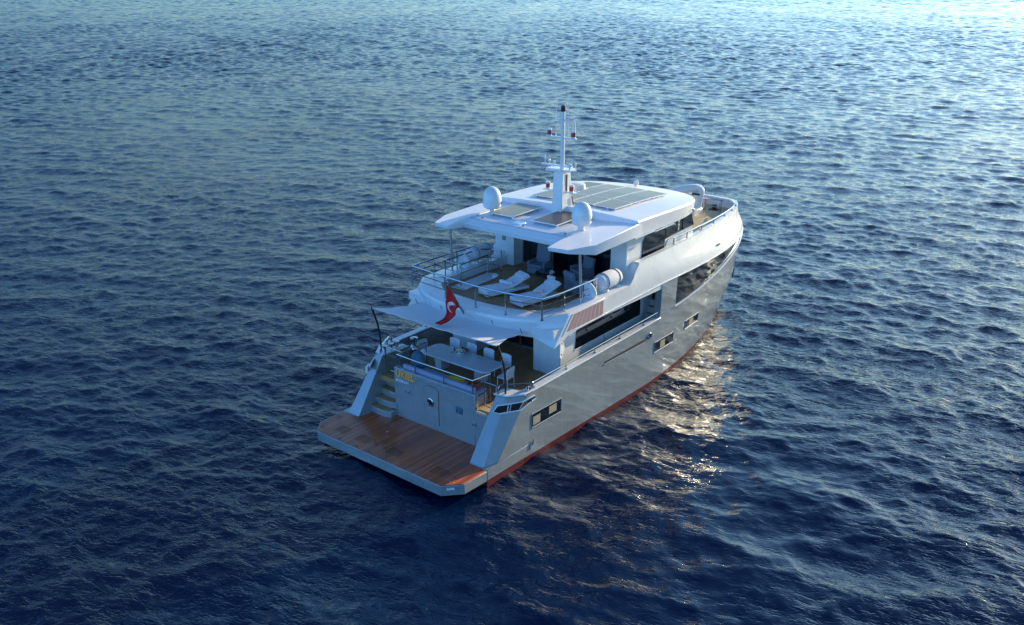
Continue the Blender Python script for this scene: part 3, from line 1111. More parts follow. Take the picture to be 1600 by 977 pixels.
# aft windows in the two pillars
for s, y0, y1 in ((1, 1.62, 2.35),):
    k = MB()
    k.box(6.585, 6.605, y0, y1, 2.75, 3.35)
    k.build('pillar_window', GLASS, house)
    k = MB()
    k.box(6.575, 6.6, y0 - 0.05, y1 + 0.05, 2.38, 2.44)
    k.build('pillar_shelf', WHITE, house)
k = MB()
k.box(6.585, 6.605, -2.3, -1.7, 2.2, 3.5)
k.build('locker_door', WHITE, house, bevel=0.008)
# saloon interior glimpsed behind the glass
k = MB()
k.box(8.4, 12.2, -2.44, 2.44, 1.86, 1.9)
k.build('saloon_floor', INTER, house)

# ---- upper deck: slab, coaming, aft overhang
lowp = [(4.62, 0.0), (4.64, 0.7), (4.70, 1.4), (4.83, 2.1), (5.0, 2.65), (5.07, 3.45)]
topp = [(4.36, 0.0), (4.38, 0.75), (4.46, 1.45), (4.66, 2.15), (5.05, 2.82), (5.9, 3.45)]
innp = [(5.20, 0.0), (5.22, 0.7), (5.30, 1.35), (5.50, 1.95), (5.85, 2.40), (6.6, 2.66)]
lowz = [3.92, 3.92, 3.92, 3.91, 3.90, 3.67]
topz = [4.50, 4.50, 4.51, 4.54, 4.58, 4.62]


def sym(poly, zs):
    l = [(x, -y, z) for (x, y), z in zip(poly, zs)][::-1]
    r = [(x, y, z) for (x, y), z in zip(poly, zs)][1:]
    return l + r


rowL = sym(lowp, lowz)
rowM = sym([(a[0] * 0.25 + b[0] * 0.75, a[1] * 0.25 + b[1] * 0.75) for a, b in zip(lowp, topp)], [a * 0.25 + b * 0.75 for a, b in zip(lowz, topz)])
rowT = sym(topp, topz)
rowT2 = sym([(x + 0.10, y * 0.985) for x, y in topp], [z + 0.05 for z in topz])
rowI = sym([(x - 0.05, y) for x, y in innp], [4.60] * 6)
rowIb = sym(innp, [4.30] * 6)
k = MB()
k.grid([rowL, rowM, rowT])
k.grid([rowT, rowT2, rowI, rowIb])
coam = k.build('aft_coaming', WHITE, yacht, angle=28)
bm = bmesh.new(); bm.from_mesh(coam.data); bmesh.ops.remove_doubles(bm, verts=bm.verts, dist=0.0005); bmesh.ops.recalc_face_normals(bm, faces=bm.faces); bm.to_mesh(coam.data); bm.free()
# side coamings
for s in (1, -1):
    k = MB()
    xs_ = [5.9, 6.6, 7.5, 8.6, 9.7, 10.0]
    top_o = [(x, s * 3.45, 4.62 + max(0, x - 5.9) * 0.03) for x in xs_]
    top_m = [(x, s * 3.37, 4.665 + max(0, x - 5.9) * 0.03) for x in xs_]
    top_i = [(6.55 if i == 0 else x, s * (2.66 if x > 6 else 2.62), 4.62 + max(0, x - 5.9) * 0.02) for i, x in enumerate(xs_)]
    bot_i = [(p[0], p[1] , 4.30) for p in top_i]
    k.grid([top_o, top_m, top_i, bot_i])
    k.build('side_coaming', WHITE, yacht, angle=40)
    # raked step where the bulwark rises
    k = MB()
    k.add([(9.72, s * 3.44, 4.74), (10.47, s * 3.36, 5.40), (10.55, s * 3.0, 5.40), (9.78, s * 2.72, 4.72), (10.6, s * 3.36, 4.6), (10.6, s * 2.72, 4.6)],
          [(0, 1, 2, 3), (0, 4, 1), (1, 4, 5, 2), (2, 5, 3)])
    k.build('bulwark_step', WHITE, yacht)
k = MB()
pl_ = [(x, -y) for x, y in innp][::-1] + [(x, y) for x, y in innp][1:]
k.prism([(p[0] - 0.03, p[1]) for p in pl_] + [(10.65, 2.68), (10.65, -2.68)], 4.28, 4.35)
ud = k.build('upper_deck', TEAK, yacht)
k = MB()
k.prism([(4.66, -0.9), (4.85, -2.1), (5.1, -3.4), (12.1, -3.42), (13.2, -3.35), (13.2, 3.35), (12.1, 3.42), (5.1, 3.4), (4.85, 2.1), (4.66, 0.9)], 3.99, 4.27)
k.build('deckhead', WHITE, yacht)
# air intake grilles on both sides of the band
for s in (1, -1):
    k = MB()
    yv = s * 3.452
    k.slab([(5.52, yv, 3.99), (8.06, yv, 4.14), (8.06, yv, 4.70), (6.10, yv, 4.64)], (0, s * 0.02, 0))
    gp = k.build('intake_panel', WHITE, yacht, bevel=0.008)
    nrow = 9
    lv = MB()
    dk = MB()
    for i in range(nrow):
        f = (i + 0.5) / nrow
        xl = 5.72 + 0.42 * f
        za = 4.07 + 0.52 * f
        ncol = 8
        for j in range(ncol):
            a = xl + (7.95 - xl) * (j + 0.06) / ncol
            b_ = xl + (7.95 - xl) * (j + 0.94) / ncol
            zz = za + 0.012 + (a - 6) * 0.018
            dk.slab([(a, yv + s * 0.021, zz - 0.021), (b_, yv + s * 0.021, zz - 0.017), (b_, yv + s * 0.021, zz + 0.021), (a, yv + s * 0.021, zz + 0.017)], (0, s * 0.003, 0))
    dk.build('louvre', VENTR, gp, smooth=False)

# ---- upper house
k = MB()
for s in (1, -1):
    k.add([(10.1, s * 2.32, 4.35), (10.1, s * 3.02, 4.35), (15.55, s * 2.95, 4.9), (15.55, s * 2.8, 4.9), (10.1, s * 2.32, 6.55), (10.1, s * 3.02, 6.55), (14.9, s * 2.95, 6.62), (14.9, s * 2.8, 6.62), (10.7, s * 2.32, 4.35), (10.7, s * 2.32, 6.55), (10.7, s * 2.85, 4.35), (10.7, s * 2.85, 6.55)],
          [(0, 1, 5, 4), (1, 2, 6, 5), (0, 4, 9, 8), (8, 9, 11, 10), (10, 11, 7, 3), (2, 3, 7, 6), (4, 5, 6, 7, 11, 9), (0, 8, 10, 3, 2, 1)])
fr = [(15.55, -2.95, 4.9), (16.1, -1.6, 4.9), (16.25, 0, 4.9), (16.1, 1.6, 4.9), (15.55, 2.95, 4.9)]
frt = [(14.9, -2.95, 6.62), (15.4, -1.6, 6.62), (15.55, 0, 6.62), (15.4, 1.6, 6.62), (14.9, 2.95, 6.62)]
lerp = lambda a, b, t: tuple(Vector(a).lerp(Vector(b), t))
k.grid([fr, [lerp(a, b, 0.45) for a, b in zip(fr, frt)]], (-0.1, 0, 0))
uh = k.build('pilothouse_wall', WHITE, yacht, angle=30)
k = MB()
k.grid([[lerp(a, b, 0.46) for a, b in zip(fr, frt)], frt])
k.build('windscreen', GLASS, uh)
k = MB()
k.box(10.62, 10.68, -2.32, 2.32, 4.37, 6.5)
k.build('aft_glass_door', GLASS, uh)
k = MB()
for y in (-2.3, -0.8, 0.75, 2.28):
    k.box(10.58, 10.62, y - 0.03, y + 0.03, 4.37, 6.5)
k.box(10.56, 10.62, -2.32, 2.32, 4.35, 4.42)
k.build('door_track', ALU, uh)
# port fairing beside the doors with a small locker
k = MB()
k.box(10.02, 10.1, 2.3, 3.28, 4.35, 6.5)
fp_ = k.build('port_fairing', WHITE, uh, bevel=0.02)
k = MB()
k.box(10.0, 10.02, 2.72, 2.9, 5.35, 5.85)
k.build('control_box', CURT, fp_)
for s in (1, -1):
    yv = lambda x: s * (3.02 - (x - 10.1) * 0.0129 + 0.004)
    wins = [[(11.17, 5.28), (12.90, 5.42), (12.90, 6.44), (11.75, 6.30), (11.42, 6.18), (11.24, 6.02)],
            [(12.98, 5.78), (14.30, 5.86), (14.22, 6.46), (12.96, 6.44)],
            [(14.36, 5.86), (15.28, 5.90), (14.98, 6.48), (14.28, 6.46)]]
    for pts in wins:
        k = MB()
        k.slab([(x, yv(x), z) for x, z in pts], (0, s * 0.012, 0))
        w = k.build('side_window', GLASS, uh)
        k = MB()
        k.tube([(x, yv(x) + s * 0.008, z) for x, z in pts], 0.02, 5, closed=True)
        k.build('window_gasket', BLACK, w)
    k = MB()
    for i in range(3):
        k.lathe([(0.07, 0), (0.07, 0.02), (0, 0.03)], 10, Matrix.Translation((13.95, yv(13.95) + s * 0.012, 5.97 + 0.15 * i)) @ Matrix.Rotation(R(-90 * s), 4, 'X'))
    k.build('side_light', ALU, uh)
# forward decks
k = MB()
fd = [(x, -(hy(x, 5.0) - 0.13)) for x in [10.95 + (22.3 - 10.95) * (1 - (1 - i / 24) ** 1.6) for i in range(25)]]
fd = fd + [(x, -y) for x, y in fd[::-1]]
k.prism(fd, 4.78, 5.12)
k.build('foredeck', TEAKL, yacht)

# ---- hardtop
def rz(x, y):
    """top of the raised forward roof"""
    d = max(0.0, (x - 12.2) / 4.4)
    return 7.17 - 0.10 * (abs(y) / 3.3) ** 2.2 - 0.28 * d ** 2.2


k = MB()
for s in (1, -1):
    # horn / side strip: polygon in plan with sloping side face
    top = [(10.4, s * 2.32), (7.0, s * 2.32), (6.13, s * 2.31), (6.27, s * 3.1), (7.28, s * 3.5), (10.4, s * 3.42)]
    ztop = [6.90, 6.885, 6.76, 6.76, 6.80, 6.97]
    bot = [(10.4, s * 2.32), (7.0, s * 2.32), (6.17, s * 2.33), (6.30, s * 3.08), (7.30, s * 3.52), (10.4, s * 3.44)]
    zbot = [6.5, 6.52, 6.62, 6.61, 6.43, 6.5]
    n_ = 6
    vs = [(p[0], p[1], z) for p, z in zip(top, ztop)] + [(p[0], p[1], z) for p, z in zip(bot, zbot)]
    k.add(vs, [tuple(range(6)), tuple(range(11, 5, -1))] + [(i, (i + 1) % 6, (i + 1) % 6 + 6, i + 6) for i in range(6)])
# centre panel, sloping aft lip
k.add([(10.4, -2.32, 6.86), (7.35, -2.32, 6.85), (7.35, 2.32, 6.85), (10.4, 2.32, 6.86), (7.0, -2.32, 6.73), (7.0, 2.32, 6.73), (7.08, -2.32, 6.52), (7.08, 2.32, 6.52), (10.4, -2.32, 6.5), (10.4, 2.32, 6.5)],
      [(0, 1, 2, 3), (1, 4, 5, 2), (4, 6, 7, 5), (6, 8, 9, 7)])
roof = k.build('hardtop', ROOFW, yacht, bevel=0.02, angle=30)
# raised forward part
k = MB()
def roof_y(x):
    t = max(0.0, (x - 12.0) / 4.55)
    return 3.43 * max(0.0, 1 - min(1, t) ** 3.5) ** (1 / 2.6)


xsr = [10.15, 10.4, 10.8, 11.4, 12, 12.6, 13.2, 13.8, 14.4, 14.9, 15.3, 15.65, 15.95, 16.2, 16.38, 16.48, 16.54]
ysf = [-1, -0.985, -0.93, -0.8, -0.6, -0.4, -0.2, 0, 0.2, 0.4, 0.6, 0.8, 0.93, 0.985, 1]
rt, rbm = [], []
for x in xsr:
    w = roof_y(x)
    rt.append([(x + (0.55 * (1 - abs(f)) * 0 if x < 10.2 else 0) + (0.45 * (1 - abs(f)) if x < 10.3 else 0) * 0, w * f, rz(x, w * f) - (0.05 if abs(f) > 0.99 else 0)) for f in ysf])
    rbm.append([(x, w * f * 0.985, 6.48 + 0.02 * max(0, x - 12)) for f in ysf])
nr, ncc = len(rt), len(ysf)
vs = [p for r in rt for p in r] + [p for r in rbm for p in r]
o_ = nr * ncc
fs = []
for i in range(nr - 1):
    for j in range(ncc - 1):
        a = i * ncc + j
        fs.append((a, a + 1, a + ncc + 1, a + ncc))
        fs.append((a + o_, a + ncc + o_, a + ncc + 1 + o_, a + 1 + o_))
    for j in (0, ncc - 1):
        a = i * ncc + j
        fs.append((a, a + ncc, a + ncc + o_, a + o_))
for i in (0, nr - 1):
    for j in range(ncc - 1):
        a = i * ncc + j
        fs.append((a, a + 1, a + 1 + o_, a + o_))
k.add(vs, fs)
k.build('raised_roof', ROOFW, yacht, angle=32)
# gutter rail on the edge
for s in (1, -1):
    for xa_, xb_ in ((9.9, 11.3), (11.4, 12.75)):
        k = MB()
        k.tube([(xa_, s * 3.47, 6.47), (xb_, s * (roof_y(xb_) + 0.02), 6.49)], 0.025, 6)
        for x in (xa_, (xa_ + xb_) / 2, xb_):
            k.tube([(x, s * 3.40, 6.47), (x, s * 3.50, 6.47)], 0.03, 6)
        k.build('gutter_rail', STEEL if False else WHITE, roof)
    k = MB()
    k.lathe([(0.06, 0), (0.06, 0.05), (0.03, 0.07), (0, 0.075)], 10, Matrix.Translation((14.6, s * (roof_y(14.6)), 6.68)) @ Matrix.Rotation(R(-90 * s), 4, 'X'))
    k.build('navigation_light', ALU, roof)
    k = MB()
    k.tube([(8.02, s * 3.06, 4.66), (8.02, s * 3.06, 4.70)], 0.07, 12)
    k.tube([(7.15, s * 3.05, 4.63), (7.05, s * 3.02, 6.5)], 0.045, 12)
    k.build('roof_post', ALU, roof)
    for i, yb in enumerate((0.5, 1.7)):
        k = MB()
        k.lathe([(0.035, 0), (0.035, 0.02), (0, 0.03)], 8, Matrix.Translation((7.08, s * yb, 6.65)) @ Matrix.Rotation(R(-90), 4, 'Y'))
        k.build('downlight', ALU, roof)

for pts in ([(7.36, -2.3, 6.853), (7.36, 2.3, 6.853)], [(7.4, -1.55, 6.853), (10.1, -1.55, 6.863)], [(7.4, 2.25, 6.853), (10.1, 2.25, 6.863)]):
    k = MB()
    k.tube(pts, 0.008, 4)
    k.build('roof_seam', GREYP, roof)
k = MB()
k.box(7.65, 8.05, 0.1, 0.5, 6.845, 6.885)
k.build('roof_hatch', WHITE, roof, bevel=0.012)
for y in (-1.9, 0.0, 1.95):
    k = MB()
    k.lathe([(0.03, 6.84), (0.03, 6.88), (0.05, 6.885), (0.05, 6.92), (0, 6.93)], 10, Matrix.Translation((7.6, y - 0.1, 0)))
    k.build('roof_vent', STEEL, roof)
k = MB()
k.tube(smooth_path([(10.4, -0.2, 6.88), (10.2, -0.8, 6.875), (9.4, -1.4, 6.873), (8.7, -1.95, 6.9)], 5), 0.016, 6)
k.build('roof_cable', BLACK, roof)

# solar panels
def solar(x0, x1, y0, y1, zf, m, name='solar_panel', tilt=0.0):
    k = MB()
    z00, z10, z11, z01 = zf(x0, y0), zf(x1, y0), zf(x1, y1), zf(x0, y1)
    k.slab([(x0, y0, z00), (x1, y0, z10), (x1, y1, z11), (x0, y1, z01)], (0, 0, 0.03))
    o = k.build(name, WHITE, roof)
    k = MB()
    e = 0.032
    k.slab([(x0 + e, y0 + e, z00 + 0.028), (x1 - e, y0 + e, z10 + 0.028), (x1 - e, y1 - e, z11 + 0.028), (x0 + e, y1 - e, z01 + 0.028)], (0, 0, 0.005))
    k.build('solar_cell', m, o)
    return o


zr = lambda x, y: rz(x, y) + 0.045
ycuts = [-2.02, -1.01, 0.0, 1.01, 2.02]
xcuts = [10.75, 12.1, 13.45, 14.8]
for i in range(4):
    for j in range(3):
        brown = (i == 3 and j >= 1) or (i == 2 and j == 2 and False)
        solar(xcuts[j] + 0.02, xcuts[j + 1] - 0.02, ycuts[i] + 0.02, ycuts[i + 1] - 0.02, zr, SOLARB if brown else SOLAR)
for y in (-1.7, -0.6, 0.6, 1.7):
    k = MB()
    k.box(10.70, 10.76, y - 0.05, y + 0.05, 7.1, 7.22)
    k.build('panel_clamp', ALU, roof)
# two low tilted panels aft
for yc, m in ((1.45, SOLAR), (-0.62, SOLARB)):
    x0, x1, y0, y1 = 8.15, 10.0, yc - 0.60, yc + 0.60
    zf = lambda x, y: 6.93 + (x - 8.15) * 0.03
    solar(x0, x1, y0, y1, zf, m)
    k = MB()
    for x in (8.3, 9.85):
        for y in (y0 + 0.1, y1 - 0.1):
            k.box(x - 0.04, x + 0.04, y - 0.04, y + 0.04, 6.85, 6.95)
    k.build('panel_foot', ALU, roof)

# satellite domes
for s in (1, -1):
    base = (8.45, s * 2.1, 6.86)
    k = MB()
    prof = [(0.24, 7.05), (0.36, 7.07), (0.43, 7.15), (0.445, 7.30), (0.44, 7.45), (0.41, 7.60), (0.34, 7.74), (0.23, 7.84), (0.1, 7.89), (0.0, 7.90)]
    k.lathe([(r * 0.83, z) for r, z in prof], 28, Matrix.Translation((base[0], base[1], 0)))
    dm = k.build('satellite_dome', WHITE, yacht, angle=60)
    k = MB()
    k.lathe([(0.13, 6.84), (0.13, 6.88), (0.1, 6.9), (0.1, 7.06), (0.0, 7.06)], 16, Matrix.Translation((base[0], base[1], 0)))
    k.build('pedestal', WHITE, dm)
    a = R(-62)
    tx = text('dome_lettering', 'VSAT', 0.12, BLACK, dm, (base[0] + 0.37 * math.cos(a), base[1] + 0.37 * math.sin(a), 7.27), (-math.sin(a), math.cos(a), 0), (0, 0, 1), 0.006)

# mast
k = MB()
mx_ = 10.1
k.add([(mx_ - 0.34, -0.24, 6.85), (mx_ + 0.42, -0.24, 6.85), (mx_ + 0.42, 0.24, 6.85), (mx_ - 0.34, 0.24, 6.85),
       (mx_ - 0.26, -0.21, 8.55), (mx_ + 0.26, -0.21, 8.55), (mx_ + 0.26, 0.21, 8.55), (mx_ - 0.26, 0.21, 8.55)],
      [(0, 1, 5, 4), (1, 2, 6, 5), (2, 3, 7, 6), (3, 0, 4, 7), (4, 5, 6, 7), (3, 2, 1, 0)])
mast = k.build('mast', WHITE, yacht, bevel=0.03)
k = MB()
k.box(mx_ - 0.05, mx_ + 0.03, -0.236, -0.222, 7.75, 8.4)
k.build('mast_slot', DARK, mast)
k = MB()
k.prism([(mx_ - 0.5, 0.42), (mx_ - 0.42, -0.1), (mx_ - 0.25, -0.55), (mx_ + 0.05, -0.62), (mx_ + 0.35, -0.4), (mx_ + 0.4, 0.2), (mx_ + 0.1, 0.62), (mx_ - 0.2, 0.62)], 8.55, 8.60)
k.build('mast_platform', WHITE, mast, bevel=0.01)
k = MB()
k.tube([(mx_, 0, 8.58), (mx_, 0, 10.72)], [0.085, 0.075], 14)
k.build('mast_pole', WHITE, mast)
k = MB()
k.lathe([(0.075, 10.72), (0.085, 10.74), (0.085, 10.92), (0.06, 10.95), (0, 10.96)], 14, Matrix.Translation((mx_, 0, 0)))
k.build('masthead_light', LAMPR if False else BLACK, mast)
k = MB()
k.lathe([(0.08, 10.86), (0.087, 10.87), (0.087, 10.90), (0.08, 10.905)], 14, Matrix.Translation((mx_, 0, 0)))
k.build('masthead_lens', LAMPR, mast)
k = MB()
k.box(mx_ - 0.05, mx_ + 0.05, -0.62, 0.75, 9.74, 9.79)
k.build('crosstree', WHITE, mast, bevel=0.01)
k = MB()
k.box(mx_ - 0.05, mx_ + 0.05, -0.45, 0.95, 8.66, 8.72)
k.build('lower_crosstree', WHITE, mast, bevel=0.01)
k = MB()
k.box(mx_ - 0.12, mx_ + 0.1, -0.62, 0.82, 7.72, 7.76)
k.build('light_shelf', WHITE, mast, bevel=0.008)
for (y, z) in ((0.62, 9.79), (-0.48, 9.79), (0.66, 7.76), (-0.45, 7.76)):
    k = MB()
    k.lathe([(0.09, z), (0.09, z + 0.03), (0.075, z + 0.04), (0.078, z + 0.2), (0.09, z + 0.21), (0.085, z + 0.27), (0.0, z + 0.28)], 14, Matrix.Translation((mx_, y, 0)))
    k.cur = 0
    lp = k.build('signal_light', WHITE, mast)
    k = MB()
    k.lathe([(0.07, z + 0.035), (0.084, z + 0.04), (0.084, z + 0.2), (0.07, z + 0.205)], 14, Matrix.Translation((mx_, y, 0)))
    k.build('light_lens', LAMPR, lp)
for y, z0, z1 in ((0.33, 9.79, 11.6), (-0.24, 9.79, 11.65)):
    k = MB()
    k.tube([(mx_, y, z0), (mx_, y, z0 + 0.15)], 0.02, 6)
    k.tube([(mx_, y, z0 + 0.15), (mx_, y, z1)], 0.008, 6)
    k.build('whip_antenna', WHITE, mast)
# small antennas, horn, camera
k = MB()
k.tube([(mx_ - 0.05, 0.0, 10.35), (mx_ - 0.05, 0.26, 10.35)], 0.03, 8)
k.lathe([(0.05, 0), (0.07, 0.03), (0.07, 0.1), (0.0, 0.12)], 10, Matrix.Translation((mx_ - 0.05, 0.26, 10.28)))
k.build('camera_bracket', WHITE, mast)
k = MB()
k.tube([(mx_, 0.0, 10.42), (mx_ + 0.1, -0.4, 10.40), (mx_ + 0.1, -0.42, 10.2)], 0.02, 8)
k.tube([(mx_ + 0.1, -0.42, 10.38), (mx_ + 0.1, -0.46, 10.05)], 0.05, 8)
k.build('loudhailer', WHITE, mast)
k = MB()
for i in range(9):
    z = 9.9 + 0.08 * i
    k.box(mx_ - 0.02, mx_ + 0.02, -0.14, -0.06, z, z + 0.02)
k.tube([(mx_, -0.14, 9.8), (mx_, -0.14, 10.65)], 0.008, 5)
k.build('mast_rung', WHITE, mast)
for (x, y, h, r) in ((mx_, 0.62, 0.18, 0.05), (mx_, 0.82, 0.3, 0.03), (mx_, 0.4, 0.14, 0.06), (mx_ - 0.1, -0.42, 0.22, 0.09), (mx_ + 0.1, -0.55, 0.26, 0.03)):
    k = MB()
    z0 = 8.72 if y > 0 else 8.60
    k.tube([(x, y, z0), (x, y, z0 + h * 0.6)], r * 0.4, 8)
    k.lathe([(r, z0 + h * 0.55), (r * 1.1, z0 + h * 0.8), (r * 0.7, z0 + h), (0, z0 + h * 1.05)], 12, Matrix.Translation((x, y, 0)))
    k.build('navigation_antenna', WHITE, mast)
# radar
k = MB()
k.box(mx_ + 0.3, mx_ + 1.0, -0.16, 0.16, 7.64, 7.68)
k.lathe([(0.34, 7.68), (0.36, 7.74), (0.34, 7.86), (0.26, 7.90), (0, 7.91)], 22, Matrix.Translation((mx_ + 0.95, -0.02, 0)))
k.prism([(mx_ + 0.62, -0.3), (mx_ + 1.3, -0.34), (mx_ + 1.3, 0.3), (mx_ + 0.62, 0.3)], 7.645, 7.68)
k.build('radar_scanner', WHITE, mast, angle=40)
k = MB()
k.tube(smooth_path([(mx_ + 0.3, -0.26, 7.5), (mx_ + 0.42, -0.28, 7.1), (mx_ + 0.5, -0.3, 6.9), (mx_ + 0.7, -0.5, 6.88)], 4), 0.02, 6)
k.build('mast_cable', BLACK, mast)
# searchlight at the roof's front
k = MB()
k.lathe([(0.05, 6.9), (0.05, 7.0), (0.1, 7.02), (0.12, 7.1), (0.1, 7.18), (0.0, 7.2)], 14, Matrix.Translation((16.0, 0.3, 0)))
k.build('searchlight', WHITE, roof)

# ---- railings
def railing(name, path, hgt, rails, posts, parent, r=0.028, rw=0.014, base=None, sub=6, close_ends=True):
    """path: top-rail points; posts: list of parameters (index floats) on the path; base(x,y)->z of the foot"""
    sp = smooth_path(path, sub) if sub else [Vector(p) for p in path]
    k = MB()
    k.tube(sp, r, 8)
    ra = k.build(name, STEEL, parent)
    for dz in rails:
        k = MB()
        k.tube([p - Vector((0, 0, dz)) for p in sp], rw, 6)
        k.build('rail_wire', STEEL, ra)
    L_ = len(path) - 1
    for t in posts:
        f = t / L_ * (len(sp) - 1)
        i = min(int(f), len(sp) - 2)
        p = sp[i].lerp(sp[i + 1], f - i)
        zb = base(p.x, p.y) if base else p.z - hgt
        k = MB()
        k.tube([(p.x, p.y, p.z), (p.x, p.y, zb)], r * 0.85, 8)
        k.lathe([(0.055, zb - 0.01), (0.055, zb + 0.02), (0.03, zb + 0.03), (0.0, zb + 0.03)], 10, Matrix.Translation((p.x, p.y, 0)))
        k.build('rail_post', STEEL, ra)
    return ra


# aft rail of the upper deck
pathU = [(8.05, -3.10, 5.35), (7.2, -3.10, 5.35), (5.95, -3.10, 5.35), (5.0, -2.98, 5.35), (4.72, -1.65, 5.35), (4.66, -0.35, 5.35), (4.78, 1.2, 5.35), (4.98, 3.04, 5.35), (6.05, 3.12, 5.35), (7.5, 3.12, 5.35), (9.2, 3.12, 5.35)]
railing('upper_deck_railing', pathU, 0.74, (0.25, 0.5), (0, 1, 1.9, 3, 4, 5, 6, 7, 8.1, 9, 10), yacht, r=0.034, rw=0.017, base=lambda x, y: 4.60 if abs(y) > 2.5 else 4.57, sub=0)
# pairs of posts seen at the aft joints
# stair rail of the upper deck
for path in ([(6.55, 2.86, 5.25), (8.4, 2.9, 5.25), (8.9, 2.55, 5.25), (8.94, 2.06, 5.25)], [(6.55, 2.86, 5.25), (6.49, 2.0, 5.25), (8.15, 2.08, 5.25)]):
    railing('stair_railing', path, 0.9, (0.33, 0.62), (0, 1, len(path) - 1), yacht, r=0.026, sub=0)
k = MB()
k.prism([(6.3, 1.62), (8.3, 1.72), (8.55, 1.85), (8.65, 2.1), (8.5, 2.42), (6.25, 2.3)], 4.35, 4.40)
k.build('stairwell_cover', WHITE, yacht, bevel=0.02)
# rails on the cap of the main-deck bulwarks
for s in (1, -1):
    pts = [(4.0, s * 3.36, 2.63 + 0.0)] + [(x, s * 3.36, capz(x) + 0.26) for x in (4.05, 5.9, 7.65, 9.3, 11.0, 12.0)]
    pts = pts[1:]
    railing('bulwark_railing', pts, 0.22, (), (0, 1, 2, 3, 4, 5), yacht, r=0.024, base=lambda x, y: capz(x) + 0.05, sub=0)
    # bow rail
    xx = [12.9, 13.4, 14.6, 16.0, 17.4, 18.8, 20.0, 21.0, 21.6]
    pts = [(x, s * (hy(x, 5.5) - 0.06), 5.56 + 0.20 - 0.012 * max(0, x - 13)) for x in xx]
    pts = [(12.7, s * (hy(12.7, 5.5) - 0.06), 5.56), (12.75, s * (hy(12.7, 5.5) - 0.06), 5.70)] + pts
    railing('bow_railing', pts, 0.2, (), (3, 4, 5, 6, 7, 8, 9), yacht, r=0.030, base=lambda x, y: band_top(x) + 0.03, sub=0)
# transom rail
railing('transom_railing', [(4.2, 1.68, 2.9), (2.72, 1.66, 2.9), (2.70, 0.76, 2.9), (2.70, -0.6, 2.9), (2.70, -1.9, 2.9), (3.5, -1.98, 2.9)], 0.45, (), (0.0, 1, 1.12, 2, 3, 4, 5), yacht, r=0.026, base=lambda x, y: 2.43 if x < 3 else 1.85, sub=0)
# rail across the top of the stair and boarding gate
for name, y0, y1, zb, zt_ in (('stair_gate', 1.80, 2.62, 2.0, 2.86), ('boarding_gate', -2.62, -2.12, 1.92, 2.80)):
    x = 3.05
    k = MB()
    k.tube([(x, y0, zb), (x, y0, zt_), (x, y1, zt_), (x, y1, zb), (x, y0, zb)], 0.022, 8)
    for q in (0.33, 0.66):
        k.tube([(x, y0, zb + (zt_ - zb) * q), (x, y1, zb + (zt_ - zb) * q)], 0.015, 6)
    k.build(name, STEEL, yacht)
# handrail joining wing and gate
for s in (1, -1):
    k = MB()
    k.tube(smooth_path([(2.95, s * 2.78, 2.57), (3.0, s * 2.8, 2.85), (3.2, s * 2.9, 2.86), (3.9, s * 3.34, 2.80), (4.05, s * 3.36, 2.80)], 4), 0.022, 8)
    k.build('wing_handrail', STEEL, yacht)
# mooring gear on the cockpit port quarter and starboard fairlead
for i, (x, y, h) in enumerate(((3.25, 2.95, 2.72), (3.55, 2.95, 2.72), (3.85, 2.95, 2.72))):
    k = MB()
    k.lathe([(0.07, 2.5), (0.05, 2.56), (0.045, 2.68), (0.10, 2.72), (0.10, 2.76), (0, 2.77)], 12, Matrix.Translation((x, y - 0.1, 0)))
    k.build('bollard', STEEL, yacht)
k = MB()
k.box(3.1, 4.3, 2.66, 3.22, 1.85, 2.5)
k.build('mooring_locker', HULL, yacht, bevel=0.02)
for s in (1, -1):
    k = MB()
    k.lathe([(0.17, 2.5), (0.15, 2.6), (0.09, 2.66), (0.09, 2.80), (0.15, 2.86), (0.15, 2.9), (0.0, 2.92)], 16, Matrix.Translation((4.25, 2.35 * 1, 0)) if s > 0 else Matrix.Translation((3.55, -2.98, -0.42)))
    k.build('capstan', STEEL, yacht)
for s in (1, -1):
    k = MB()
    for q in (3.78, 4.02):
        k.lathe([(0.06, 2.58), (0.05, 2.62), (0.05, 2.72), (0.075, 2.74), (0.0, 2.75)], 12, Matrix.Translation((q, s * 3.33, 0)))
    k.box(3.7, 4.15, s * 3.33 - 0.07, s * 3.33 + 0.07, 2.572, 2.6)
    k.build('fairlead', STEEL, yacht, bevel=0.006)

# foredeck gear
k = MB()
for y in (-0.55, -1.35):
    k.tube([(21.0, y, 4.94), (21.0, y, 5.66), (20.95, y, 5.70)], 0.03, 8)
    k.tube([(20.85, y, 4.94), (20.85, y, 5.6)], 0.02, 8)
k.tube([(21.0, -0.3, 5.70), (21.0, -1.5, 5.70)], 0.028, 8)
k.tube([(21.0, -0.55, 5.35), (21.0, -1.35, 5.35)], 0.018, 8)
k.build('foredeck_railing', STEEL, yacht)
k = MB()
k.box(21.15, 21.6, -1.1, -0.6, 4.94, 5.15)
k.lathe([(0.14, 5.15), (0.1, 5.2), (0.1, 5.32), (0.15, 5.36), (0, 5.38)], 14, Matrix.Translation((21.35, -0.85, 0)))
k.build('anchor_windlass', BLACK, yacht, bevel=0.02)
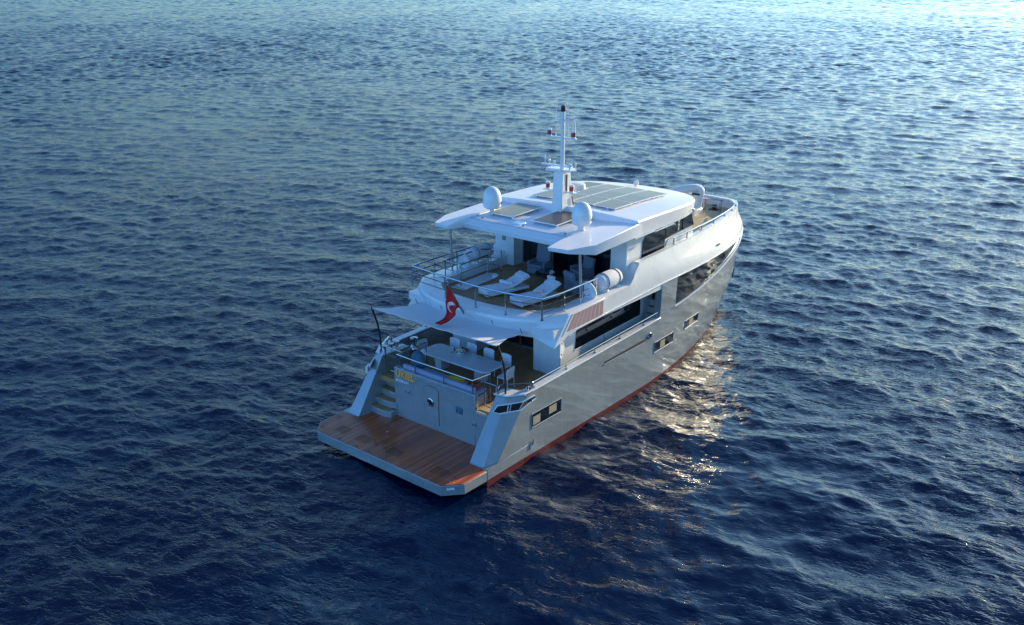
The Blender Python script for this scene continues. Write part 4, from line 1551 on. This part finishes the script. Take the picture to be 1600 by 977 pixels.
# folded deck crane (column, swan-neck head and jib)
k = MB()
k.tube(smooth_path([(20.6, -0.25, 4.94), (20.55, -0.3, 5.3), (20.55, -0.35, 5.7), (20.6, -0.42, 6.05), (20.55, -0.35, 6.2)], 5), [0.30, 0.29, 0.28, 0.27, 0.26, 0.26, 0.26, 0.25, 0.25, 0.24, 0.24, 0.24, 0.23, 0.23, 0.22, 0.22, 0.22, 0.21, 0.2, 0.19, 0.17], 16)
cr = k.build('deck_crane', WHITE, yacht, angle=50)
k = MB()
k.tube(smooth_path([(20.65, -0.4, 6.15), (20.2, -0.15, 6.24), (19.2, 0.5, 6.1), (18.0, 1.2, 5.8)], 5), [0.20, 0.21, 0.21, 0.21, 0.2, 0.2, 0.2, 0.19, 0.19, 0.18, 0.18, 0.17, 0.17, 0.16, 0.15, 0.14], 12)
k.build('crane_jib', WHITE, cr)
k = MB()
k.tube([(20.4, -0.5, 5.95), (20.0, -0.35, 6.05)], 0.05, 8)
k.build('crane_ram', BLACK, cr)
k = MB()
k.box(19.6, 20.5, -0.7, 0.7, 4.94, 5.35)
k.build('crane_base', WHITE, cr, bevel=0.05)

# ------------------------------------------------------------------ loose things
# stern awning on two bent poles
aw = empty('stern_awning', (4.0, 0, 4.2))
tag(aw, 'pale grey sun awning stretched over the stern cockpit on two bent poles', 'awning')
tipP, tipS = Vector((2.79, 2.92, 4.33)), Vector((2.79, -2.92, 4.33))
rows = []
n, mrow = 44, 18
for i in range(mrow + 1):
    v = i / mrow                      # 0 at the tips' edge, 1 at the coaming
    r = []
    for j in range(n + 1):
        u = j / n * 2 - 1             # -1 starboard .. 1 port
        ya = u * 2.92
        yb = u * 2.55
        xf = 2.79 + 0.16 * (1 - u * u) ** 0.9   # free edge hollows forward
        zf = 4.33 - 0.10 * (1 - abs(u) ** 1.5)
        xb = 4.66 + 0.16 * u * u * 1.3
        zb = 4.10
        y = ya + (yb - ya) * v - 0.22 * math.copysign(1, u) * abs(u) ** 6 * math.sin(math.pi * v) if u else 0.0
        x = xf + (xb - xf) * v
        z = zf + (zb - zf) * v - 0.07 * math.sin(math.pi * v) * (1 - u * u)
        z += 0.035 * math.sin(9 * u + 2) * v * (1 - v) * 2 + 0.03 * math.sin(v * 17 + 6 * (1 - abs(u))) * abs(u) ** 2.5 * v * (1 - v) * 2 + 0.012 * math.sin(u * 23) * (1 - v)
        r.append((x - 4.0, y, z - 4.2))
    rows.append(r)
k = MB()
k.grid(rows, (0, 0, -0.008))
k.build('awning_cloth', AWN, aw, angle=70)
k = MB()
e = [Vector(p) for p in rows[0]]
k.tube(e, 0.016, 6)
k.build('hem', AWN, aw)
for s in (1, -1):
    k = MB()
    pts = smooth_path([(3.14, s * 2.94, 2.55), (3.13, s * 2.94, 3.1), (3.05, s * 2.94, 3.6), (2.9, s * 2.93, 4.05), (2.78, s * 2.925, 4.36)], 5)
    k.tube([p - Vector((4, 0, 4.2)) for p in pts], 0.034, 10)
    k.build('awning_pole', BLACK if s > 0 else BLACK, aw)
for y in (-2.45, -1.2, 1.2, 2.45):
    k = MB()
    k.tube([(4.60 - 4, y, 4.13 - 4.2), (4.50 - 4, y, 4.33 - 4.2)], 0.012, 6)
    k.build('lashing', BLACK, aw)

# ensign on its staff
fl_ = empty('ensign_flag', (4.36, 0.0, 4.45))
tag(fl_, 'red flag with white crescent and star hanging from the stern staff', 'flag')
k = MB()
k.tube([(0.06, 0, -0.1), (-0.10, 0, 0.15)], 0.045, 8)
k.tube([(-0.10, 0, 0.15), (-0.76, 0, 1.2)], 0.022, 8)
k.lathe([(0.0, -0.04), (0.05, -0.02), (0.05, 0.02), (0.0, 0.04)], 10, Matrix.Translation((-0.77, 0, 1.22)))
k.build('flag_staff', STEEL, fl_)
nu, nv = 16, 24
top_e = smooth_path([(3.63, 0, 5.60), (3.585, 0.02, 5.34), (3.565, 0.0, 5.03), (3.56, -0.03, 4.75), (3.575, 0.0, 4.56), (3.42, 0.02, 4.42), (3.01, 0.0, 4.38)], 4)
bot_e = smooth_path([(4.27, 0, 4.61), (4.11, 0.03, 4.60), (3.95, -0.04, 4.55), (3.91, -0.08, 4.45), (3.84, -0.03, 4.35), (3.61, 0.03, 4.25), (3.20, 0.0, 4.27)], 4)
org = Vector((4.36, 0.0, 4.45))
rows = []
for i in range(nu + 1):
    u = i / nu
    r = []
    for j in range(nv + 1):
        v = j / nv
        p = top_e[j].lerp(bot_e[j], u)
        fold = 0.16 * math.sin(2.2 + 10.0 * u + 2.5 * v) * math.sin(math.pi * u) * min(1, v * 3) + 0.05 * math.sin(17 * u + 4 * v) * v * math.sin(math.pi * u)
        p = p + Vector((0.4 * fold, -fold, 0.05 * math.sin(6 * u + 5 * v) * v * math.sin(math.pi * u))) - org
        r.append(p)
    rows.append(r)
k = MB()
k.grid(rows)
clo = k.build('flag_cloth', REDF, fl_, angle=80)
sd_ = clo.modifiers.new('solid', 'SOLIDIFY'); sd_.thickness = 0.006
# crescent and star as thin patches following the cloth
def cloth_pt(u, v):
    a, b_ = u * nu, v * nv
    i, j = min(int(a), nu - 1), min(int(b_), nv - 1)
    fa, fb = a - i, b_ - j
    P = lambda q, w: Vector(rows[q][w])
    return (P(i, j) * (1 - fa) + P(i + 1, j) * fa) * (1 - fb) + (P(i, j + 1) * (1 - fa) + P(i + 1, j + 1) * fa) * fb


def cloth_n(u, v):
    d1 = cloth_pt(min(1, u + 0.03), v) - cloth_pt(max(0, u - 0.03), v)
    d2 = cloth_pt(u, min(1, v + 0.03)) - cloth_pt(u, max(0, v - 0.03))
    n_ = d1.cross(d2).normalized()
    return n_


k = MB()
for sg in (1, -1):
    outer, inner = [], []
    for i in range(25):
        a = R(40) + (2 * math.pi - R(80)) * i / 24
        outer.append((0.42 + 0.17 * math.sin(a), 0.42 + 0.17 * math.cos(a)))
        a2 = R(52) + (2 * math.pi - R(104)) * i / 24
        inner.append((0.42 + 0.135 * math.sin(a2), 0.452 + 0.133 * math.cos(a2)))
    g1 = [cloth_pt(*q) + cloth_n(*q) * 0.008 * sg for q in outer]
    g2 = [cloth_pt(*q) + cloth_n(*q) * 0.008 * sg for q in inner]
    k.grid([g1, g2])
    star = []
    for i in range(10):
        rr_ = (0.085 if i % 2 == 0 else 0.034)
        a = math.pi + 2 * math.pi * i / 10
        q = (0.42 + rr_ * math.sin(a) * 1.2, 0.65 + rr_ * math.cos(a) * 0.9)
        star.append(cloth_pt(*q) + cloth_n(*q) * 0.010 * sg)
    cen = cloth_pt(0.42, 0.65) + cloth_n(0.42, 0.65) * 0.010 * sg
    k.add([cen] + star, [(0, i + 1, (i + 1) % 10 + 1) for i in range(10)])
k.build('crescent_and_star', WHITEF, clo, smooth=False)

# dining table + flowers
tb = empty('dining_table', (4.65, 0.38, 1.85))
tag(tb, 'long white dining table set in the stern cockpit under the awning', 'table')
k = MB()
c = 0.16
hx, hyy = 0.56, 1.64
k.prism([(-hx + c, -hyy), (hx - c, -hyy), (hx, -hyy + c), (hx, hyy - c), (hx - c, hyy), (-hx + c, hyy), (-hx, hyy - c), (-hx, -hyy + c)], 0.60, 0.66)
k.build('table_top', TABLE, tb, bevel=0.02, seg=3)
for y in (-0.95, 0.95):
    k = MB()
    k.box(-0.22, 0.22, y - 0.16, y + 0.16, 0.0, 0.60)
    k.build('table_leg', WHITE, tb, bevel=0.02)
fw = empty('flower_bowl', (4.88, 0.62, 2.51))
tag(fw, 'low bowl of cream flowers and leaves in the middle of the white dining table', 'flowers')
k = MB()
k.lathe([(0.06, 0.0), (0.14, 0.03), (0.17, 0.08), (0.15, 0.085), (0.0, 0.07)], 16)
k.build('bowl', TABLE, fw)
k = MB()
for i in range(46):
    a = random.uniform(0, 6.28); r_ = random.uniform(0.05, 0.27); z = 0.10 + random.uniform(0, 0.09) - r_ * 0.22
    d = Vector((math.cos(a), math.sin(a), random.uniform(-0.2, 0.5)))
    p = Vector((math.cos(a) * r_, math.sin(a) * r_, z))
    w = Vector((-math.sin(a), math.cos(a), 0)) * 0.03
    k.add([p - d * 0.02, p + w + d * 0.05, p + d * 0.12, p - w + d * 0.05], [(0, 1, 2, 3)])
k.build('leaves', LEAF, fw, smooth=False)
for i in range(13):
    a = i * 2.4; r_ = 0.05 * math.sqrt(i) * 0.95
    k = MB()
    k.lathe([(0.01, 0), (0.045, 0.02), (0.055, 0.045), (0.04, 0.07), (0.0, 0.075)], 9, Matrix.Translation((math.cos(a) * r_, math.sin(a) * r_, 0.14 - r_ * 0.3)))
    k.build('bloom', PETAL, fw)

# dining chairs
def make_chair():
    t = empty('dining_chair')
    k = MB(); k.box(-0.23, 0.23, -0.23, 0.23, 0.40, 0.46); k.build('seat', FABW, t, bevel=0.025, seg=3)
    k = MB()
    rows = []
    for i in range(7):
        z = 0.46 + 0.36 * i / 6
        r = []
        for j in range(9):
            f = j / 8 * 2 - 1
            zz = 0.46 + (z - 0.46) * (1 - 0.10 * abs(f) ** 4)
            r.append((0.20 + 0.06 * (z - 0.46) - 0.03 * f * f, f * 0.24, zz))
        rows.append(r)
    k.grid(rows, (0.03, 0, 0)); k.build('backrest', FABW, t, angle=60)
    for sx in (-0.2, 0.2):
        for sy in (-0.2, 0.2):
            k = MB(); k.tube([(sx, sy, 0.41), (sx * 1.08, sy * 1.08, 0)], 0.018, 8); k.build('leg', WHITE, t)
    return t


ch0 = make_chair()
chairs = [((5.42, 1.55), 0.05, 'white dining chair at the forward side, nearest the port end of the table'),
          ((5.42, 0.72), -0.04, 'white dining chair at the forward side, second from the port end of the table'),
          ((5.42, -0.12), 0.03, 'white dining chair at the forward side, third from the port end of the table'),
          ((5.42, -0.92), -0.03, 'white dining chair at the forward side, nearest the starboard end of the table'),
          ((4.7, 2.2), 1.5, 'white dining chair alone at the far port end of the table'),
          ((4.75, -1.62), -1.45, 'white dining chair alone at the starboard end beside the boarding gate')]
for i, ((x, y), a, lab) in enumerate(chairs):
    o = ch0 if i == 0 else copy_tree(ch0)
    o.location = (x, y, 1.85)
    o.rotation_euler = (0, 0, a)
    tag(o, lab, 'chair', 'white chairs around the dining table')

# odds and ends on the settee and transom
k = MB()
k.lathe([(0.17, 0), (0.22, 0.04), (0.25, 0.22), (0.235, 0.23), (0.20, 0.06), (0.0, 0.05)], 18)
o = k.build('wicker_basket', REDB, None); o.location = (3.2, -1.5, 2.345)
tag(o, 'red brown round basket on the transom settee', 'basket')
k = MB()
k.box(-0.16, 0.16, -0.2, 0.2, 0, 0.16)
o = k.build('throw_cushion', YEL, None, bevel=0.07, seg=4); o.location = (3.22, -0.72, 2.345); o.rotation_euler = (0.1, 0.15, 0.3)
tag(o, 'yellow throw cushion on the transom settee beside the red basket', 'cushion')
k = MB()
rows = []
for i in range(9):
    f = i / 8
    rows.append([(-0.16 + 0.32 * j / 6, -0.4 + 0.8 * f, 0.03 + 0.02 * math.sin(j * 1.3 + i)) for j in range(7)])
k.grid(rows, (0, 0, -0.02))
o = k.build('folded_towel', YEL, None); o.location = (3.35, -0.55, 2.66 - 0.31); o.rotation_euler = (0, 0, 0.2); o.scale = (0.8, 0.8, 1)
tag(o, 'thin yellow towel laid out on the blue grey settee', 'towel')
k = MB()
prof = [(0.0, 0.0), (0.20, 0.02), (0.24, 0.2), (0.22, 0.45), (0.15, 0.62), (0.06, 0.70), (0.0, 0.71)]
k.lathe(prof, 16)
o = k.build('covered_bag', BLUEB, None, angle=60); o.location = (3.35, 1.25, 2.34); o.scale = (1, 1.3, 0.85)
tag(o, 'teal blue covered bundle standing on the port end of the settee', 'bag')

# sun loungers
def make_lounger():
    t = empty('sun_lounger')
    k = MB()
    k.prism([(-0.98, -0.36), (0.98, -0.36), (0.98, 0.36), (-0.98, 0.36)], [0.07, 0.14, 0.14, 0.07], 0.24)
    k.build('frame', WHITE, t, bevel=0.02)
    for sx in (-0.85, 0.85):
        for sy in (-0.28, 0.28):
            k = MB(); k.tube([(sx, sy, 0.0), (sx, sy, 0.13)], 0.022, 8); k.build('leg', ALU, t)
    k = MB()
    k.box(-0.99, 0.22, -0.37, 0.37, 0.242, 0.33)
    k.build('seat_cushion', FABW, t, bevel=0.035, seg=3)
    mt = Matrix.Translation((0.18, 0, 0.26)) @ Matrix.Rotation(R(-21), 4, 'Y')
    k = MB(); k.box(0.0, 0.90, -0.37, 0.37, 0.0, 0.09, mt)
    bk = k.build('backrest', FABW, t, bevel=0.035, seg=3)
    k = MB(); k.box(0.60, 0.89, -0.35, 0.35, 0.092, 0.14, mt)
    k.build('head_pillow', FABW, bk, bevel=0.03, seg=3)
    k = MB()
    for sy in (-0.26, 0.26):
        k.tube([(0.72, sy, 0.22), mt @ Vector((0.72, sy, 0.0))], 0.016, 6)
    k.build('back_strut', ALU, t)
    return t


lg0 = make_lounger()
lg0.scale = (0.93, 0.93, 0.95)
lg1 = copy_tree(lg0)
lg0.location = (7.02, 0.33, 4.35); lg0.rotation_euler = (0, 0, R(-20))
lg1.location = (6.95, -1.20, 4.35); lg1.rotation_euler = (0, 0, R(-14))
tag(lg0, 'white sun lounger nearer the stairwell on the aft upper deck', 'sun lounger', 'sun loungers on the aft upper deck')
tag(lg1, 'white sun lounger nearer the starboard rail and life raft on the aft upper deck', 'sun lounger', 'sun loungers on the aft upper deck')
for lx, ly, lz, a, q, lab in ((0.05, 0.12, 0.40, 0.4, lg0, 'rolled pale towel on the seat of the lounger nearer the stairwell, inner one'), (0.12, -0.14, 0.41, 0.9, lg0, 'rolled pale towel on the seat of the lounger nearer the stairwell, against its backrest'),
                      (0.86, 0.16, 0.725, 0.2, lg1, 'rolled pink towel on the headrest of the lounger nearer the starboard rail'), (0.12, -0.05, 0.41, 0.7, lg1, 'rolled pink towel on the seat of the lounger nearer the starboard rail')):
    k = MB()
    k.lathe([(0.03, -0.15), (0.065, -0.15), (0.072, -0.1), (0.07, 0.1), (0.065, 0.15), (0.03, 0.15)], 12, Matrix.Rotation(R(90), 4, 'X'))
    o = k.build('rolled_towel', FABW if q is lg0 else mat('pale_pink_towel', (0.62, 0.5, 0.52), 0.9, noise=0.1, nscale=20), None, angle=50)
    ca, sa = math.cos(q.rotation_euler[2]), math.sin(q.rotation_euler[2])
    o.location = (q.location.x + lx * ca - ly * sa, q.location.y + lx * sa + ly * ca, q.location.z + lz)
    o.rotation_euler = (0, 0, q.rotation_euler[2] + a)
    tag(o, lab, 'towel', 'rolled towels on the sun loungers')


# armchairs by the glass doors
def make_armchair(high):
    t = empty('armchair')
    k = MB(); k.box(-0.38, 0.38, -0.36, 0.36, 0.08, 0.36); k.build('base', FABG, t, bevel=0.04)
    k = MB(); k.box(-0.40, 0.25, -0.34, 0.34, 0.362, 0.48); k.build('seat_cushion', FABG, t, bevel=0.05, seg=3)
    mt = Matrix.Translation((0.26, 0, 0.36)) @ Matrix.Rotation(R(12), 4, 'Y')
    k = MB(); k.box(-0.08, 0.10, -0.36, 0.36, 0.0, high, mt); k.build('backrest', FABG, t, bevel=0.06, seg=3)
    for sy in (-0.40, 0.40):
        k = MB(); k.box(-0.36, 0.34, sy - 0.05, sy + 0.05, 0.1, 0.60); k.build('armrest', FABG, t, bevel=0.03)
    for sx in (-0.3, 0.3):
        for sy in (-0.3, 0.3):
            k = MB(); k.tube([(sx, sy, 0), (sx, sy, 0.09)], 0.025, 8); k.build('foot', BLACK, t)
    return t


for (x, y, a, h, lab) in ((9.75, 0.75, 0.1, 0.98, 'high backed grey armchair facing aft in front of the upper glass doors'),
                          (10.1, -1.05, -0.35, 0.62, 'low grey armchair in the shade by the starboard end of the glass doors'),
                          (8.75, -1.72, 2.75, 0.55, 'grey armchair with its back to the stern beside the glass coffee table')):
    o = make_armchair(h)
    o.scale = (0.88, 0.88, 0.95)
    o.location = (x, y, 4.35); o.rotation_euler = (0, 0, a)
    tag(o, lab, 'armchair', 'grey armchairs on the upper deck')
ct = empty('coffee_table', (9.05, -0.35, 4.35))
tag(ct, 'low coffee table with dark green glass top between the armchairs', 'table')
k = MB(); k.lathe([(0.62, 0.40), (0.64, 0.41), (0.64, 0.43), (0.62, 0.44), (0, 0.44)], 32); k.build('glass_top', mat('green_black_glass', (0.012, 0.022, 0.018), 0.04, spec=0.7), ct)
k = MB(); k.lathe([(0.34, 0), (0.34, 0.03), (0.06, 0.05), (0.06, 0.38), (0.2, 0.40), (0, 0.40)], 20); k.build('table_base', FABG, ct)
for i, (dx_, dy_, lab) in enumerate(((0.12, 0.10, 'small pale dish on the glass coffee table, forward one'), (0.0, -0.02, 'larger pale dish in the middle of the glass coffee table'), (-0.16, -0.1, 'small pale dish on the glass coffee table, aft one'))):
    k = MB(); r_ = 0.07 if i != 1 else 0.11
    k.lathe([(r_ * 0.4, 0), (r_ * 0.8, 0.012), (r_, 0.035), (r_ * 0.95, 0.035), (r_ * 0.6, 0.016), (0, 0.012)], 16)
    o = k.build('dish', PETAL, None); o.location = (9.05 + dx_, -0.35 + dy_, 4.791)
    tag(o, lab, 'dish', 'dishes on the glass coffee table')

# life rafts and covered life rings on both coamings
def make_raft():
    t = empty('life_raft')
    n = 14
    k = MB()
    prof = [(0.0, -0.72), (0.20, -0.72), (0.31, -0.62), (0.345, -0.4), (0.345, 0.4), (0.31, 0.62), (0.20, 0.72), (0.0, 0.72)]
    k.lathe(prof[1:-1], n, Matrix.Translation((0, 0, 0.42)) @ Matrix.Rotation(R(90), 4, 'Y'))
    k.build('canister', FABW, t, angle=30)
    for x in (-0.4, 0.4):
        k = MB()
        k.tube([(x + 0.0, 0.352 * math.cos(a), 0.42 + 0.352 * math.sin(a)) for a in [2 * math.pi * i / 18 for i in range(18)]], 0.014, 5, closed=True)
        k.build('strap', FABG, t)
    for x in (-0.42, 0.42):
        k = MB(); k.box(x - 0.05, x + 0.05, -0.3, 0.3, 0.0, 0.14); k.build('cradle', WHITE, t, bevel=0.015)
    return t


rf0 = make_raft()
rf1 = copy_tree(rf0)
rf0.scale = rf1.scale = (0.9, 0.9, 0.9)
rf0.location = (8.95, -2.98, 4.69); tag(rf0, 'white life raft canister on the starboard coaming beside the house', 'life raft', 'life rafts on the upper coamings')
rf1.location = (8.75, 3.02, 4.69); tag(rf1, 'white covered life raft canister on the port coaming in shade', 'life raft', 'life rafts on the upper coamings')
for s, lab in ((-1, 'round white covered life ring on the starboard rail beside the life raft'), (1, 'round white covered life ring on the port rail beside the stair rail')):
    k = MB()
    k.lathe([(0.0, -0.09), (0.24, -0.10), (0.33, -0.06), (0.35, 0.0), (0.33, 0.06), (0.24, 0.10), (0.12, 0.085), (0.0, 0.06)], 28, Matrix.Rotation(R(72), 4, 'Y'))
    o = k.build('life_ring_cover', FABW, None, angle=50)
    o.location = (7.72, s * 3.0, 4.97)
    o.rotation_euler = (0, 0, 0.25 * s)
    tag(o, lab, 'life ring', 'covered life rings on the upper rails')
